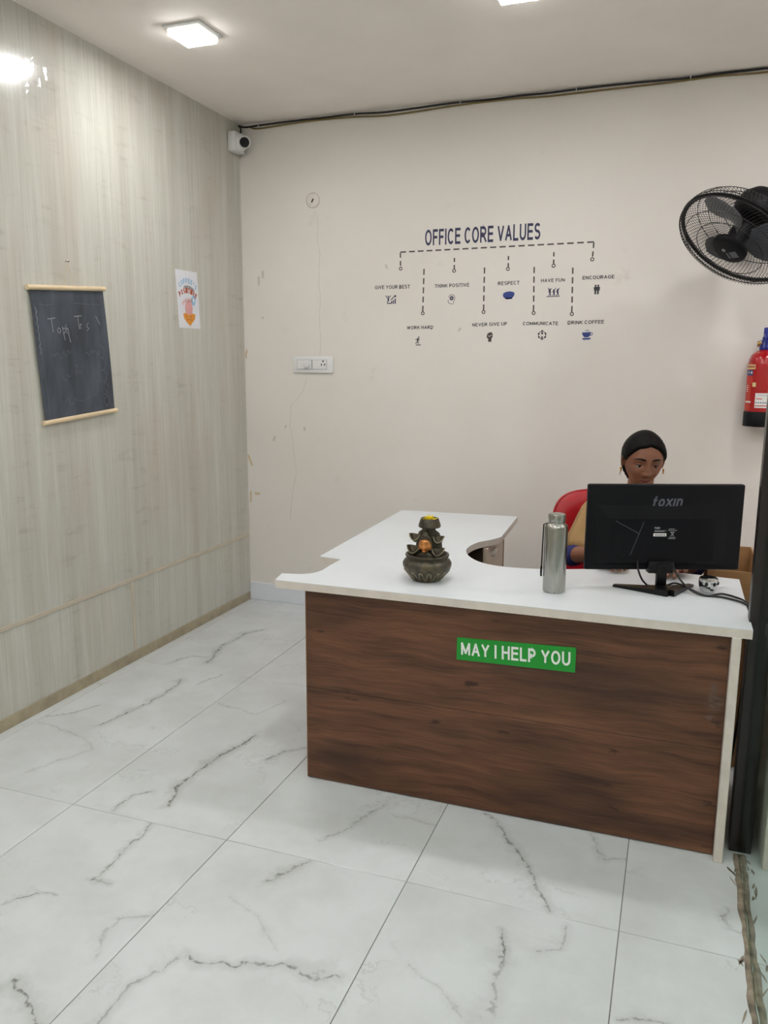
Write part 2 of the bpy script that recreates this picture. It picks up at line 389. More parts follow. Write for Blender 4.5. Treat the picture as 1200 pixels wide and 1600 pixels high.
GLYPH = {   # bold sans capitals: advance width, then the centre lines of their strokes in a unit box
'A': (.74, [[(0, 0), (.5, 1), (1, 0)], [(.2, .33), (.8, .33)]]), 'B': (.68, [[(0, 0), (0, 1)], _bowl(.52, 1, .9), _bowl(0, .52)]),
'C': (.72, [_arc(.52, .5, .52, .5, 42, 318, 22)]), 'D': (.72, [[(0, 0), (0, 1)], _bowl(0, 1)]), 'E': (.62, [[(1, 1), (0, 1), (0, 0), (1, 0)], [(0, .52), (.9, .52)]]),
'F': (.58, [[(1, 1), (0, 1), (0, 0)], [(0, .5), (.88, .5)]]), 'G': (.76, [_arc(.52, .5, .52, .5, 42, 300, 22)+[(1, .18), (1, .48), (.58, .48)]]), 'H': (.70, [[(0, 0), (0, 1)], [(1, 0), (1, 1)], [(0, .52), (1, .52)]]),
'I': (.17, [[(.5, 0), (.5, 1)]]), 'K': (.72, [[(0, 0), (0, 1)], [(1, 1), (.05, .38)], [(.34, .58), (1, 0)]]), 'L': (.58, [[(0, 1), (0, 0), (1, 0)]]), 'M': (.82, [[(0, 0), (0, 1), (.5, .12), (1, 1), (1, 0)]]),
'N': (.70, [[(0, 0), (0, 1), (1, 0), (1, 1)]]), 'O': (.78, [_arc(.5, .5, .5, .5, 0, 360, 28)]), 'P': (.64, [[(0, 0), (0, 1)], _bowl(.44, 1)]), 'R': (.72, [[(0, 0), (0, 1)], _bowl(.47, 1, .94), [(.5, .47), (1, 0)]]),
'S': (.65, [_arc(.5, .755, .48, .245, 28, 262, 12)+_arc(.5, .255, .5, .255, 82, -152, 12)]), 'T': (.64, [[(0, 1), (1, 1)], [(.5, 1), (.5, 0)]]), 'U': (.70, [[(0, 1), (0, .38)]+_arc(.5, .36, .5, .36, 180, 360)+[(1, .38), (1, 1)]]),
'V': (.72, [[(0, 1), (.5, 0), (1, 1)]]), 'W': (.98, [[(0, 1), (.25, 0), (.5, .95), (.75, 0), (1, 1)]]), 'Y': (.72, [[(0, 1), (.5, .45), (1, 1)], [(.5, .48), (.5, 0)]]), "'": (.16, [[(.5, 1), (.5, .72)]]),
'f': (.40, [_arc(.85, .72, .55, .28, 90, 180)+[(.30, .6), (.30, 0)], [(0, .62), (.86, .62)]]), 'o': (.60, [_arc(.5, .34, .5, .34, 0, 360, 22)]), 'a': (.58, [_arc(.5, .34, .5, .34, 0, 360, 22), [(1, .7), (1, 0)]]), 'x': (.56, [[(0, .68), (1, 0)], [(0, 0), (1, .68)]]),
'i': (.17, [[(.5, 0), (.5, .68)]]), 'n': (.56, [[(0, 0), (0, .68)], [(0, .4)]+_arc(.5, .38, .5, .30, 160, 0)+[(1, 0)]])}
def text(mb, s, p0, p1, h, fr, d=.0006, bold=.17, gap=.13, slant=0., weight=1.):
    """bold letters from baseline point p0 to p1 (frame coordinates), capitals h high"""
    adv = [(.20 if c == ' ' else GLYPH[c][0]) for c in s]; tot = sum(adv)+gap*(len(s)-1)
    o, X, Y = fr; nrm = X.cross(Y)
    a, b = V3((*p0, 0)), V3((*p1, 0)); e = b-a; L = e.length; e.normalize(); g = V3((-e.y, e.x, 0))
    sx = L/tot/h; x = 0; lay = 0
    for c, w_ in zip(s, adv):
        if c != ' ':
            for pl in [q for pl0 in GLYPH[c][1] for q in ([pl0[i:i+2] for i in range(len(pl0)-1)] if c in 'AMNVWY' else [pl0])]:
                P2 = []
                for u, v in pl: P2.append(V3(((x+(bold/2+u*(w_-bold) if w_ > bold+.01 else w_/2))*h, (bold/2+v*(1-bold))*h, 0)))
                closed = (P2[0]-P2[-1]).length < 1e-6 and len(P2) > 4
                if closed: P2 = P2[:-1]
                else:                                     # butt ends reach the letter's edge
                    for i0, i1 in ((0, 1), (-1, -2)):
                        if len(P2) <= 5 or c in 'JUDBPR': P2[i0] = P2[i0]+(P2[i0]-P2[i1]).normalized()*bold*h*.5*(1 if c not in 'AVWMNKXY' else .45)
                n = len(P2); hw = bold*h*.5*weight; vs = []; fs = []
                for i in range(n):
                    t0 = (P2[i]-P2[i-1]) if (closed or i > 0) else None; t1 = (P2[(i+1) % n]-P2[i]) if (closed or i < n-1) else None
                    t0 = (t0 or t1).normalized(); t1 = (t1 or t0).normalized(); n0 = V3((-t0.y, t0.x, 0)); n1 = V3((-t1.y, t1.x, 0))
                    m_ = (n0+n1); m_ = m_.normalized() if m_.length > 1e-4 else n0; k = min(2.2, 1/max(.35, m_.dot(n0)))
                    for q in (P2[i]-m_*hw*k, P2[i]+m_*hw*k):
                        q = V3((q.x, min(max(q.y, 0), h), 0)) if len(pl) < 12 else q
                        q = a+e*(q.x*sx+q.y*slant)+g*q.y; vs.append(o+X*q.x+Y*q.y+nrm*(d+.00006*(lay % 5)))
                lay += 1
                for i in range(n if closed else n-1): j = (i+1) % n; fs.append((2*i, 2*j, 2*j+1, 2*i+1))
                mb.add(vs, fs)
        x += w_+gap
    return mb
def catmull(pts, k=6):
    pts = [V3(p) for p in pts]; out = []
    for i in range(len(pts)-1):
        p0 = pts[max(i-1, 0)]; p1 = pts[i]; p2 = pts[i+1]; p3 = pts[min(i+2, len(pts)-1)]
        for j in range(k):
            t = j/k
            out.append(.5*((2*p1)+(p2-p0)*t+(2*p0-5*p1+4*p2-p3)*t*t+(3*p1-p0-3*p2+p3)*t**3))
    out.append(pts[-1]); return out
FR_BACK = (V3((0, YB, 0)), V3((1, 0, 0)), V3((0, 0, 1)))      # (x, z) on the back wall
FR_LEFT = (V3((XL, 0, 0)), V3((0, 1, 0)), V3((0, 0, 1)))      # (y, z) on the left wall
def circle2(cx, cy, r, n=16, ry=None): return [(cx+r*math.cos(2*PI*i/n), cy+(ry or r)*math.sin(2*PI*i/n)) for i in range(n)]
def ring2(mb, cx, cy, r, wd, fr, d=.0006, n=16, ry=None):
    o, x, y = fr; nr = x.cross(y); ry = ry or r; vs = []; fs = []
    for i in range(n):
        a = 2*PI*i/n
        for q in (-wd/2, wd/2): vs.append(o+x*(cx+(r+q)*math.cos(a))+y*(cy+(ry+q)*math.sin(a))+nr*d)
    for i in range(n): j = (i+1) % n; fs.append((2*i, 2*j, 2*j+1, 2*i+1))
    return mb.add(vs, fs)
def stroke(mb, pts, wd, fr, d=.0006):
    """flat ribbon along 2-D points"""
    o, x, y = fr; nr = x.cross(y); vs = []; fs = []
    P2 = [V3((*p, 0)) for p in pts]
    for i, p in enumerate(P2):
        t = P2[min(i+1, len(P2)-1)]-P2[max(i-1, 0)]; t.normalize(); g = V3((-t.y, t.x, 0))*wd/2
        for q in (p-g, p+g): vs.append(o+x*q.x+y*q.y+nr*d)
    for i in range(len(P2)-1): fs.append((2*i, 2*i+2, 2*i+3, 2*i+1))
    return mb.add(vs, fs)
def flat(mb, poly, fr, d=.0006):
    o, x, y = fr; nr = x.cross(y)
    return mb.add([o+x*p[0]+y*p[1]+nr*d for p in poly], [tuple(range(len(poly)))])

# ------------------------------------------------------------------ the room
fl = struct(MB().box((XL-.1, YF-.1, -.1), (XR+.1, YB+.1, -.003)).build('floor', M['grout']), 'floor of white marble-print tiles with grey veins')
VEINS = {
'A1': [([(0.279,.543),(.295,.643),(.324,.796),(.333,.938),(.318,1.08)],.009,.85), ([(.415,1.066),(.459,1.194)],.006,.5), ([(.008,.535),(.093,.594),(.134,.688)],.006,.7), ([(.016,.47),(.282,.43),(.393,.354),(.287,.115)],.005,.35)],
'B1': [([(.307,.108),(.276,.214),(.264,.343),(.28,.427),(.312,.562),(.329,.675)],.010,.9), ([(.153,.021),(.15,.117),(.2,.158)],.008,.6), ([(.473,.51),(.511,.613),(.568,.657)],.007,.65), ([(.021,.895),(.23,.866),(.291,1.019)],.005,.35)],
'C1': [([(.279,.101),(.356,.239),(.384,.345),(.394,.38)],.006,.5), ([(.462,.319),(.531,.316),(.59,.302)],.006,.4)],
'D1': [([(.127,.44),(.225,.336),(.292,.251),(.34,.15),(.411,.014)],.008,.7), ([(.486,.434),(.537,.307),(.592,.328)],.006,.5)],
'D0': [([(.303,1.094),(.328,1.034),(.337,.972)],.006,.9), ([(.337,.972),(.32,.9),(.334,.853),(.339,.794)],.014,.5), ([(.465,1.176),(.465,1.11),(.454,1.068),(.409,1.047)],.009,.5), ([(.115,.882),(.233,.816),(.284,.773)],.005,.3)],
'C0': [([(.11,.428),(.102,.587),(.166,.721)],.006,.5), ([(.166,.721),(.209,.699),(.266,.727),(.304,.725),(.314,.756),(.383,.763),(.425,.786),(.489,.764),(.56,.779)],.011,.75), ([(.293,1.199),(.263,1.13),(.22,1.05)],.008,.75), ([(.154,.964),(.29,.901),(.368,.825)],.004,.25)],
'B0': [([(.326,1.202),(.333,1.108),(.342,.887),(.399,.886)],.006,.75), ([(.61,.823),(.52,.762),(.552,.621)],.010,.35), ([(.412,.5),(.517,.443),(.579,.417),(.65,.368)],.012,.85), ([(.172,.708),(.236,.785),(.28,.787)],.006,.8)],
'A2': [([(.308,.106),(.244,.334),(.268,.567),(.321,.67)],.010,.8), ([(.137,.022),(.181,.155),(.289,.166)],.007,.5)],
'B2': [([(.46,.494),(.5,.611),(.585,.666)],.008,.6), ([(.238,.441),(.216,.926),(.266,1.085)],.006,.35)],
'E1': [([(.275,.198),(.276,.115),(.31,.101)],.005,.5)],
'E0': [([(.011,.894),(.067,.919),(.123,.916)],.006,.6)],
}
MARB = {k: marble('marble_print_'+k.lower(), v, i+1) for i, (k, v) in enumerate(VEINS.items())}
X0 = {'A': -2.467, 'B': -1.863, 'C': -1.26, 'D': -.658, 'E': -.058}; Y0 = {'0': .818, '1': 2.018, '2': 3.232}
colx = [XL, -2.467, -1.863, -1.26, -.658, -.058]+[.542+.6*i for i in range(5)]+[XR]
rowy = [YF, -2.782, -1.582, -.382, .818, 2.018, 3.232, YB]
cache = {}
for i in range(len(colx)-1):
    for j in range(len(rowy)-1):
        wx, wy = colx[i+1]-colx[i]-.0022, rowy[j+1]-rowy[j]-.0022
        if wx < .01 or wy < .01: continue
        letter = 'FABCDEGHIJK'[i]; key = letter+str(j-4) if j >= 4 else ''
        mt = MARB.get(key) or MARB[random.choice(list(MARB))]
        ck = (round(wx, 3), round(wy, 3), mt.name)
        if ck not in cache:
            b = .001; me = bpy.data.meshes.new('tile')
            vs = [(0, 0, -.01), (wx, 0, -.01), (wx, wy, -.01), (0, wy, -.01), (0, 0, -b), (wx, 0, -b), (wx, wy, -b), (0, wy, -b), (b, b, 0), (wx-b, b, 0), (wx-b, wy-b, 0), (b, wy-b, 0)]
            me.from_pydata(vs, [], [(0, 3, 2, 1)]+[(k, (k+1) % 4, 4+(k+1) % 4, 4+k) for k in range(4)]+[(4+k, 4+(k+1) % 4, 8+(k+1) % 4, 8+k) for k in range(4)]+[(8, 9, 10, 11)])
            me.materials.append(mt); cache[ck] = me
        t = bpy.data.objects.new('tile', cache[ck]); COL.objects.link(t); t.parent = fl; t.location = (colx[i]+.0011, rowy[j]+.0011, 0)
struct(MB().box((XL-.1, YF-.1, ZC), (XR+.1, YB+.1, ZC+.1)).build('ceiling', M['ceil']), 'plain white painted ceiling')
struct(MB().box((XL, YB, 0), (XR, YB+.1, ZC)).build('wall_back', M['paint']), 'cream painted back wall with hairline cracks and scuffs')
struct(MB().box((XR, YF, 0), (XR+.1, YB, ZC)).build('wall_right', M['wall']), 'plain cream wall at the right')
struct(MB().box((XL, YF-.1, 0), (XR, YF, ZC)).build('wall_front', M['wall']), 'plain cream wall at the entrance')
struct(MB().rbox((XL+.003, YB-.012, 0), (XR, YB, .115), .003).build('baseboard_back', M['skirt']), 'bluish white tile skirting along the cream wall')
wl = struct(MB().box((XL-.1, YF, 0), (XL-.004, YB, ZC)).build('wall_left', M['lamskirt']), 'wall clad in beige wood-print laminate sheets')
seams = [YB]+[3.235-1.2*i for i in range(6)]
for a, b in zip(seams, seams[1:]):
    b = max(b, YF)
    for z0, z1 in ((0, .421), (.424, ZC)):
        p = MB().box((XL-.004, b+.0002, z0), (XL, a-.0002, z1)).build('laminate_sheet', M['laminate'], wl)
for k, y in enumerate(seams[1:]):
    if y > YF: MB().rbox((XL, y-.010, .05), (XL+.002, y+.010, .414), .0008, 1).build('joint_strip', M['lamtrim'], wl)
MB().rbox((XL, YF, .414), (XL+.003, YB, .434), .001, 1).build('joint_strip', M['lamtrim'], wl)
struct(MB().rbox((XL, YF, 0), (XL+.006, YB-.013, .052), .001, 1).build('baseboard_left', M['lamskirt']), 'narrow beige laminate skirting under the clad wall')
# crinkled clear film still clinging to the cladding near the lamp
fm = MB(); ny, nz = 16, 14
grid = {}
for i in range(ny+1):
    for j in range(nz+1):
        y = 2.70+.22*i/ny+random.uniform(-.006, .006); z = 2.47+.24*j/nz+random.uniform(-.006, .006)
        ed = min(i, ny-i, j, nz-j); x = XL+.0015+(0 if ed == 0 else max(0, mnoise.noise(V3((y*22, z*9, 1)))*.010+.002))
        grid[i, j] = len(fm.v); fm.v.append(V3((x, y, z)))
for i in range(ny):
    for j in range(nz):
        if (i-ny/2)**2/(ny/2)**2+(j-nz/2)**2/(nz/2)**2 < 1.02: fm.f += [(grid[i, j], grid[i+1, j], grid[i+1, j+1]), (grid[i, j], grid[i+1, j+1], grid[i, j+1])]
tag(at_base(fm.build('plastic_film', M['film'])), 'crinkled clear plastic film peeling from the beige cladding below the ceiling', 'film')

# ceiling lamps: thin square surface panels, a regular grid over the room
spots = [(-2.02, 3.18, 'lit square ceiling lamp above the beige clad wall and chalkboard'), (-.66, 3.215, 'lit square ceiling lamp above the reception desk')]
for x in (.7, 2.06): spots.append((x, 3.22, None))
for y in (1.62, .05, -1.5):
    for x in (-2.02, -.66, .7, 2.06): spots.append((x, y, None))
for x, y, lb in spots:
    t = thing('ceiling_lamp', (x, y, ZC-.034), lb or 'lit square ceiling lamp over the open floor beyond the desk', 'lamp', 'square ceiling lamps')
    MB().rbox((x-.092, y-.092, ZC-.008), (x+.092, y+.092, ZC), .004, 2).build('backplate', M['white'], t, 30)
    MB().rbox((x-.078, y-.078, ZC-.032), (x+.078, y+.078, ZC-.007), .008, 3).build('rim', M['lamprim'], t, 30)
    MB().rbox((x-.072, y-.072, ZC-.034), (x+.072, y+.072, ZC-.031), .001, 1).build('diffuser', M['lamp'], t)

# ------------------------------------------------------------------ reception desk
ZT = .745; TH = .028; YD = 2.468
desk = thing('reception_desk', (-.53, 2.47, 0), 'L-shaped reception desk with white top and dark walnut front', 'desk')
outer = [(.243, 2.436), (.243, 3.034)]
inner = [(p.x, p.y) for p in catmull([(.10, 3.05, 0), (-.02, 3.062, 0), (-.10, 3.064, 0), (-.187, 3.046, 0), (-.286, 2.989, 0), (-.43, 2.932, 0), (-.55, 2.913, 0), (-.63, 2.925, 0), (-.695, 2.968, 0), (-.752, 3.052, 0), (-.783, 3.161, 0), (-.771, 3.283, 0), (-.725, 3.37, 0), (-.698, 3.44, 0)], 5)]
left = [(-.722, 3.95), (-1.322, 3.91), (-1.292, 2.815), (-1.195, 2.80), (-1.195, 2.70)]
notch = [(p.x, p.y) for p in catmull([(-1.192, 2.62, 0), (-1.205, 2.575, 0), (-1.235, 2.545, 0), (-1.262, 2.535, 0), (-1.310, 2.527, 0)], 4)]
outline = outer+inner+left+notch+[(-1.291, 2.437)]
FRZ = (V3((0, 0, 0)), V3((1, 0, 0)), V3((0, 1, 0)))
top = MB().prism(outline, ZT-.0015, ZT, FRZ).build('worktop', M['desktop'], desk)
MB().prism(outline, ZT-TH, ZT-.0016, FRZ).build('edge_band', M['edge'], top)
MB().rbox((-1.187, YD, .352), (.189, YD+.018, ZT-TH), .001, 1).build('front_board', M['wood'], desk)
MB().rbox((-1.187, YD, .004), (.189, YD+.018, .3505), .001, 1).build('front_board', M['wood'], desk)
MB().rbox((-1.1905, YD+.001, .004), (-1.1875, YD+.018, ZT-TH), .0005, 1).build('board_edge', M['woodedge'], desk)
MB().rbox((.190, 2.434, 0), (.216, 2.99, ZT-TH), .002, 1).build('side_panel', M['edge'], desk)
MB().rbox((-1.187, YD+.019, 0), (-1.169, 3.88, ZT-TH), .001, 1).build('side_panel', M['wood'], desk)
mb = MB()                                    # torn tape left on the front
for k in range(22):
    xx, zz = random.uniform(.142, .176), random.uniform(.45, .55); r_ = random.uniform(.005, .013)
    flat(mb, [(xx+r_*random.uniform(.5, 1.2)*math.cos(2*PI*q/7), zz+r_*random.uniform(.4, 1.1)*math.sin(2*PI*q/7)) for q in range(7)], (V3((0, YD, 0)), V3((1, 0, 0)), V3((0, 0, 1))), .0006+.00003*k)
mb.build('tape_residue', M['tape'], desk)
mb = MB()
for x, z in ((-.72, .03), (-.33, .035), (-.05, .035), (.10, .05)): mb.ball((x, YD, z), (.004, .0015, .004), 8)
for k, (x, z) in enumerate(((-.72, .03), (-.33, .035), (-.05, .035), (.10, .05))): MB().ball((x, YD-.0002, z), (.004, .0015, .004), 8).build('screw_cap', M['darkwood'], desk, 40)
# drawer pedestal under the return
PX = -.735
pd = thing('drawer_pedestal', (-.95, 3.51, 0), 'beige drawer pedestal under the back wing of the white desk', 'pedestal')
MB().rbox((-1.16, 3.33, .02), (PX-.02, 3.69, ZT-TH-.001), .002, 1).build('body', M['darkwood'], pd)
for z0, z1 in ((.03, .24), (.245, .475), (.48, .712)):
    d = MB().rbox((PX-.019, 3.333, z0), (PX, 3.672, z1), .002, 1).build('drawer', M['inner'], pd)
    mb = MB(); zc = z1-.045
    mb.ball((PX-.001, 3.475, zc), (.010, .062, .018), 20); mb.build('handle', M['edge'], d, 40)
    mb = MB(); mb.ball((PX-.0005, 3.475, zc+.008), (.006, .05, .010), 20); mb.build('finger_recess', M['darkwood'], d, 40)
MB().rbox((PX-.019, 3.673, .02), (PX+.001, 3.69, .714), .001, 1).build('side_edge', M['woodedge'], pd)
# green sign
FRD = (V3((0, YD, 0)), V3((1, 0, 0)), V3((0, 0, 1)))
sg = thing('help_sign', (-.445, YD, .53), 'green sign with white lettering reading MAY I HELP YOU on the desk front', 'sign')
mb = MB(); mb.prism([(-.637, .529), (-.252, .5365), (-.252, .6185), (-.637, .6055)], .0004, .003, FRD); mb.build('plate', M['green'], sg)
text(MB(), 'MAY I HELP YOU', (-.6215, .546), (-.2675, .5565), .046, FRD, .0034, .17).build('lettering', M['lettering'], sg)

# ------------------------------------------------------------------ OFFICE CORE VALUES stickers on the back wall
FB = FR_BACK
ti = tag(text(MB(), 'OFFICE CORE VALUES', (-1.373, 2.1373), (-.741, 2.142), .084, FB, .0006, .165).build('title_lettering', M['navy']), 'large navy lettering OFFICE CORE VALUES on the cream wall', 'wall sticker')
def dashes(mb, a, b, wd=.0075, dash=.034, gap=.017):
    a, b = V3((*a, 0)), V3((*b, 0)); L = (b-a).length; e = (b-a)/L; n = max(1, round((L+gap)/(dash+gap))); u = (L+gap)/n
    for i in range(n): stroke(mb, [tuple((a+e*(i*u)).xy), tuple((a+e*(i*u+u-gap)).xy)], wd, FB)
mb = MB(); dashes(mb, (-1.5164, 2.1093), (-.4652, 2.1167)); dashes(mb, (-1.516, 2.106), (-1.5147, 2.035)); dashes(mb, (-.4655, 2.113), (-.4683, 2.044)); ring2(mb, -1.5137, 2.0204, .008, .005, FB); ring2(mb, -.4692, 2.0306, .008, .005, FB)
tag(mb.build('dashed_bracket', M['brownvinyl']), 'wide dashed bracket line under the OFFICE CORE VALUES title', 'wall sticker')
for a, b, c, n in (((-1.2041, 2.0663), (-1.204, 2.008), (-1.2045, 1.999), 'short dashed line above THINK POSITIVE'), ((-.9063, 2.0646), (-.9062, 2.0075), (-.9072, 1.9985), 'short dashed line above RESPECT'), ((-.6671, 2.0745), (-.666, 2.015), (-.6656, 2.006), 'short dashed line above HAVE FUN'),
        ((-1.3769, 2.015), (-1.381, 1.784), (-1.3809, 1.7753), 'long dashed line above WORK HARD'), ((-1.0352, 2.0099), (-1.0343, 1.785), (-1.034, 1.7763), 'long dashed line above NEVER GIVE UP'), ((-.767, 2.0038), (-.7624, 1.776), (-.761, 1.7666), 'long dashed line above COMMUNICATE'), ((-.566, 1.9935), (-.5607, 1.767), (-.5601, 1.758), 'long dashed line above DRINK COFFEE')):
    mb = MB(); sh_ = n.startswith('short'); dashes(mb, a, b, .0075, .022 if sh_ else .034, .015 if sh_ else .017); ring2(mb, c[0], c[1], .008, .005, FB)
    tag(mb.build('dashed_line', M['brownvinyl']), n+' on the wall', 'wall sticker', 'dashed divider stickers')
def icon(mb, kind, a, b):
    (x0, z0), (x1, z1) = a, b; W, Hh = x1-x0, z1-z0
    p = lambda u, v: (x0+u*W, z0+v*Hh)
    P = lambda *pts: flat(mb, [p(*q) for q in pts], FB)
    S = lambda wd, *pts: stroke(mb, [p(*q) for q in pts], wd, FB)
    D = lambda u, v, r: flat(mb, circle2(*p(u, v), r, 12), FB)
    if kind == 'climb':
        D(.27, .86, .0045); S(.009, (.27, .72), (.28, .3)); S(.004, (.02, .98), (.13, .75), (.27, .66)); S(.004, (.5, .98), (.40, .75), (.27, .66)); S(.006, (.2, .3), (.2, .06), (.5, .06))
        for u, h in ((.52, .3), (.68, .42), (.86, .58)): P((u, 0), (u+.11, 0), (u+.11, h), (u, h))
        S(.005, (.5, .42), (.65, .62), (.9, .9)); P((.78, .95), (1, 1), (.97, .7))
    if kind == 'head':
        S(.0028, *[(.55+.42*math.cos(t), .58+.40*math.sin(t)) for t in [(-.9+.2*k) for k in range(20)]]); S(.0028, (.16, .42), (.02, .3), (.12, .26), (.14, .1), (.3, .1), (.34, 0), (.82, 0), (.82, .3))
        ring2(mb, *p(.55, .6), .008, .007, FB); D(.55, .6, .0025)
    if kind == 'hands':
        P((.0, .55), (.05, .8), (.3, .95), (.6, 1), (.85, .93), (1, .8), (.98, .5), (.88, .28), (.7, .14), (.45, .02), (.25, .08), (.05, .3))
        for u in (.30, .45, .6, .75): D(u, .12+.12*abs(u-.45), .005)
    if kind == 'dance':
        S(.003, (0, .03), (1, .03))
        for u, s in ((.25, 1), (.55, .9), (.83, .95)):
            D(u, .78*s, .005); S(.009, (u, .68*s), (u+.02, .38)); S(.004, (u+.02, .4), (u-.08, .05)); S(.004, (u+.02, .4), (u+.11, .05)); S(.0035, (u-.14, .55), (u, .62*s), (u+.12, .95))
        S(.0035, (.12, 1), (.2, .66))
    if kind == 'pair':
        for u in (.3, .7):
            D(u, .9, .005); P((u-.28, .72), (u-.12, .8), (u+.12, .8), (u+.28, .72), (u+.24, .4), (u+.15, .4), (u+.13, 0), (u-.13, 0), (u-.15, .4), (u-.24, .4))
    if kind == 'run':
        D(.62, .92, .0045); S(.009, (.55, .82), (.42, .52)); S(.004, (.1, .62), (.3, .74), (.55, .76), (.78, .62)); S(.005, (.42, .52), (.6, .38), (.5, .2)); S(.005, (.42, .52), (.3, .3), (.08, .28)); 
        for u in (.2, .42, .62, .8): S(.003, (u, .16), (u+.1, .02))
        S(.003, (.15, .04), (.95, .1))
    if kind == 'fist':
        P((.25, .0), (.8, .0), (.82, .35), (1, .55), (.98, .8), (.8, 1), (.4, .97), (.12, .82), (0, .55), (.1, .38), (.3, .3))
        P2 = M
    if kind == 'ring':
        ring2(mb, *p(.5, .5), .0195, .0035, FB, n=24)
        for t in (90, 20, -30, -90, 210, 160): D(.5+.42*math.cos(math.radians(t)), .5+.42*math.sin(math.radians(t)), .0052)
        D(.5, .68, .006); D(.5, .28, .005)
    if kind == 'cup':
        P((.04, .72), (.86, .76), (.82, .5), (.66, .26), (.3, .24), (.12, .44)); S(.004, (.84, .7), (1, .66), (.98, .5), (.76, .4)); P((.05, .12), (.2, .18), (.8, .2), (.92, .14), (.75, .02), (.2, 0))
        for u in (.36, .48, .6): S(.0025, (u, .82), (u+.03, .9), (u+.01, 1))
ITEMS = [('GIVE YOUR BEST', (-1.6674, 1.9128), (-1.4582, 1.9122), .0200, 'climb', (-1.6042, 1.8303), (-1.5392, 1.878), 'navy', 'climber and bar chart'), ('THINK POSITIVE', (-1.3127, 1.9107), (-1.1175, 1.9126), .0195, 'head', (-1.2391, 1.8228), (-1.1963, 1.8732), 'navy', 'head profile'),
 ('RESPECT', (-.9587, 1.9145), (-.8424, 1.9159), .0195, 'hands', (-.9302, 1.84), (-.8674, 1.8818), 'blue', 'blue handshake'), ('HAVE FUN', (-.7284, 1.9235), (-.604, 1.9235), .0180, 'dance', (-.6974, 1.848), (-.6276, 1.8952), 'navy', 'three dancing figures'),
 ('ENCOURAGE', (-.5141, 1.9305), (-.3538, 1.9323), .0183, 'pair', (-.4552, 1.8552), (-.4222, 1.9041), 'charcoal', 'two standing figures'), ('WORK HARD', (-1.4732, 1.6877), (-1.319, 1.6893), .0188, 'run', (-1.4258, 1.5982), (-1.3885, 1.6475), 'charcoal', 'running figure'),
 ('NEVER GIVE UP', (-1.0946, 1.699), (-.9031, 1.7033), .0185, 'fist', (-1.0136, 1.6173), (-.9795, 1.6684), 'brownvinyl', 'raised fist'), ('COMMUNICATE', (-.8166, 1.7029), (-.6292, 1.7017), .0186, 'ring', (-.7344, 1.626), (-.6887, 1.6758), 'charcoal', 'ring of people'),
 ('DRINK COFFEE', (-.5795, 1.7041), (-.3936, 1.7067), .0188, 'cup', (-.506, 1.6246), (-.4495, 1.6767), 'blue', 'blue coffee cup')]
for s, a, b, h, kind, c, d, mt, desc in ITEMS:
    t = thing('value_sticker', ((a[0]+b[0])/2, YB, c[1]), 'wall sticker reading %s above a %s icon' % (s, desc), 'wall sticker', 'core value stickers')
    text(MB(), s, a, b, h, FB, .0006, .175).build('lettering', M['charcoal'], t)
    mb = MB(); icon(mb, kind, c, d); mb.build('icon', M[mt], t, weld=False)
    if kind == 'fist':
        mb = MB(); stroke(mb, [(-1.006, 1.650), (-.997, 1.645), (-.989, 1.652), (-.984, 1.651)], .003, FB, .0009); mb.build('icon_detail', M['paint'], t)

# ------------------------------------------------------------------ fixtures on the back wall
t = thing('junction_cover', (-2.049, YB, 2.38), 'round painted junction cover with a dark slot above the wall crack', 'cover plate')
mb = MB(); mb.lathe([(.041, 0), (.041, .003), (.038, .005), (0, .006)], 32, Matrix.Translation((-2.049, YB, 2.416)) @ Matrix.Rotation(PI/2, 4, 'X')); mb.build('disc', M['wall'], t, 40)
ring2(MB(), -2.049, 2.416, .0405, .0022, FB, .0036, 40).build('cover_joint', M['grout'], t)
stroke(MB(), [(-2.055, 2.404), (-2.044, 2.424)], .009, FB, .0068).build('slot', M['darkwood'], t)
stroke(MB(), [(-2.064, 2.394), (-2.062, 2.397)], .004, FB, .0066).build('screw', M['brownvinyl'], t)
t = thing('switchboard', (-2.055, YB, 1.44), 'white modular switch plate with fan dial and socket', 'switch')
x0, x1, z0, z1 = -2.184, -1.926, 1.441, 1.537
MB().rbox((x0, YB-.012, z0), (x1, YB, z1), .004, 2).build('cover_frame', M['white'], t, 40)
MB().box((x0+.024, YB-.0128, z0+.02), (x1-.038, YB-.011, z1-.018)).build('insert', M['greyplastic'], t)
MB().rbox((x0+.027, YB-.015, z0+.023), (x0+.118, YB-.012, z1-.021), .0015, 1).build('dial_module', M['white'], t)
MB().lathe([(.020, 0), (.019, .012), (.015, .016), (0, .0165)], 24, Matrix.Translation((x0+.094, YB-.015, (z0+z1)/2)) @ Matrix.Rotation(PI/2, 4, 'X')).build('dial', M['white'], t, 40)
so = MB().rbox((x0+.128, YB-.015, z0+.023), (x1-.041, YB-.012, z1-.021), .0015, 1).build('socket_module', M['white'], t)
for dx, dz, r in ((.196, .068, .005), (.186, .052, .0036), (.206, .052, .0036), (.186, .045, .0036), (.206, .045, .0036)):
    MB().lathe([(r, 0), (r, .0006), (0, .0006)], 10, Matrix.Translation((x0+dx, YB-.015, z0+dz)) @ Matrix.Rotation(PI/2, 4, 'X')).build('pin_hole', M['black'], so)
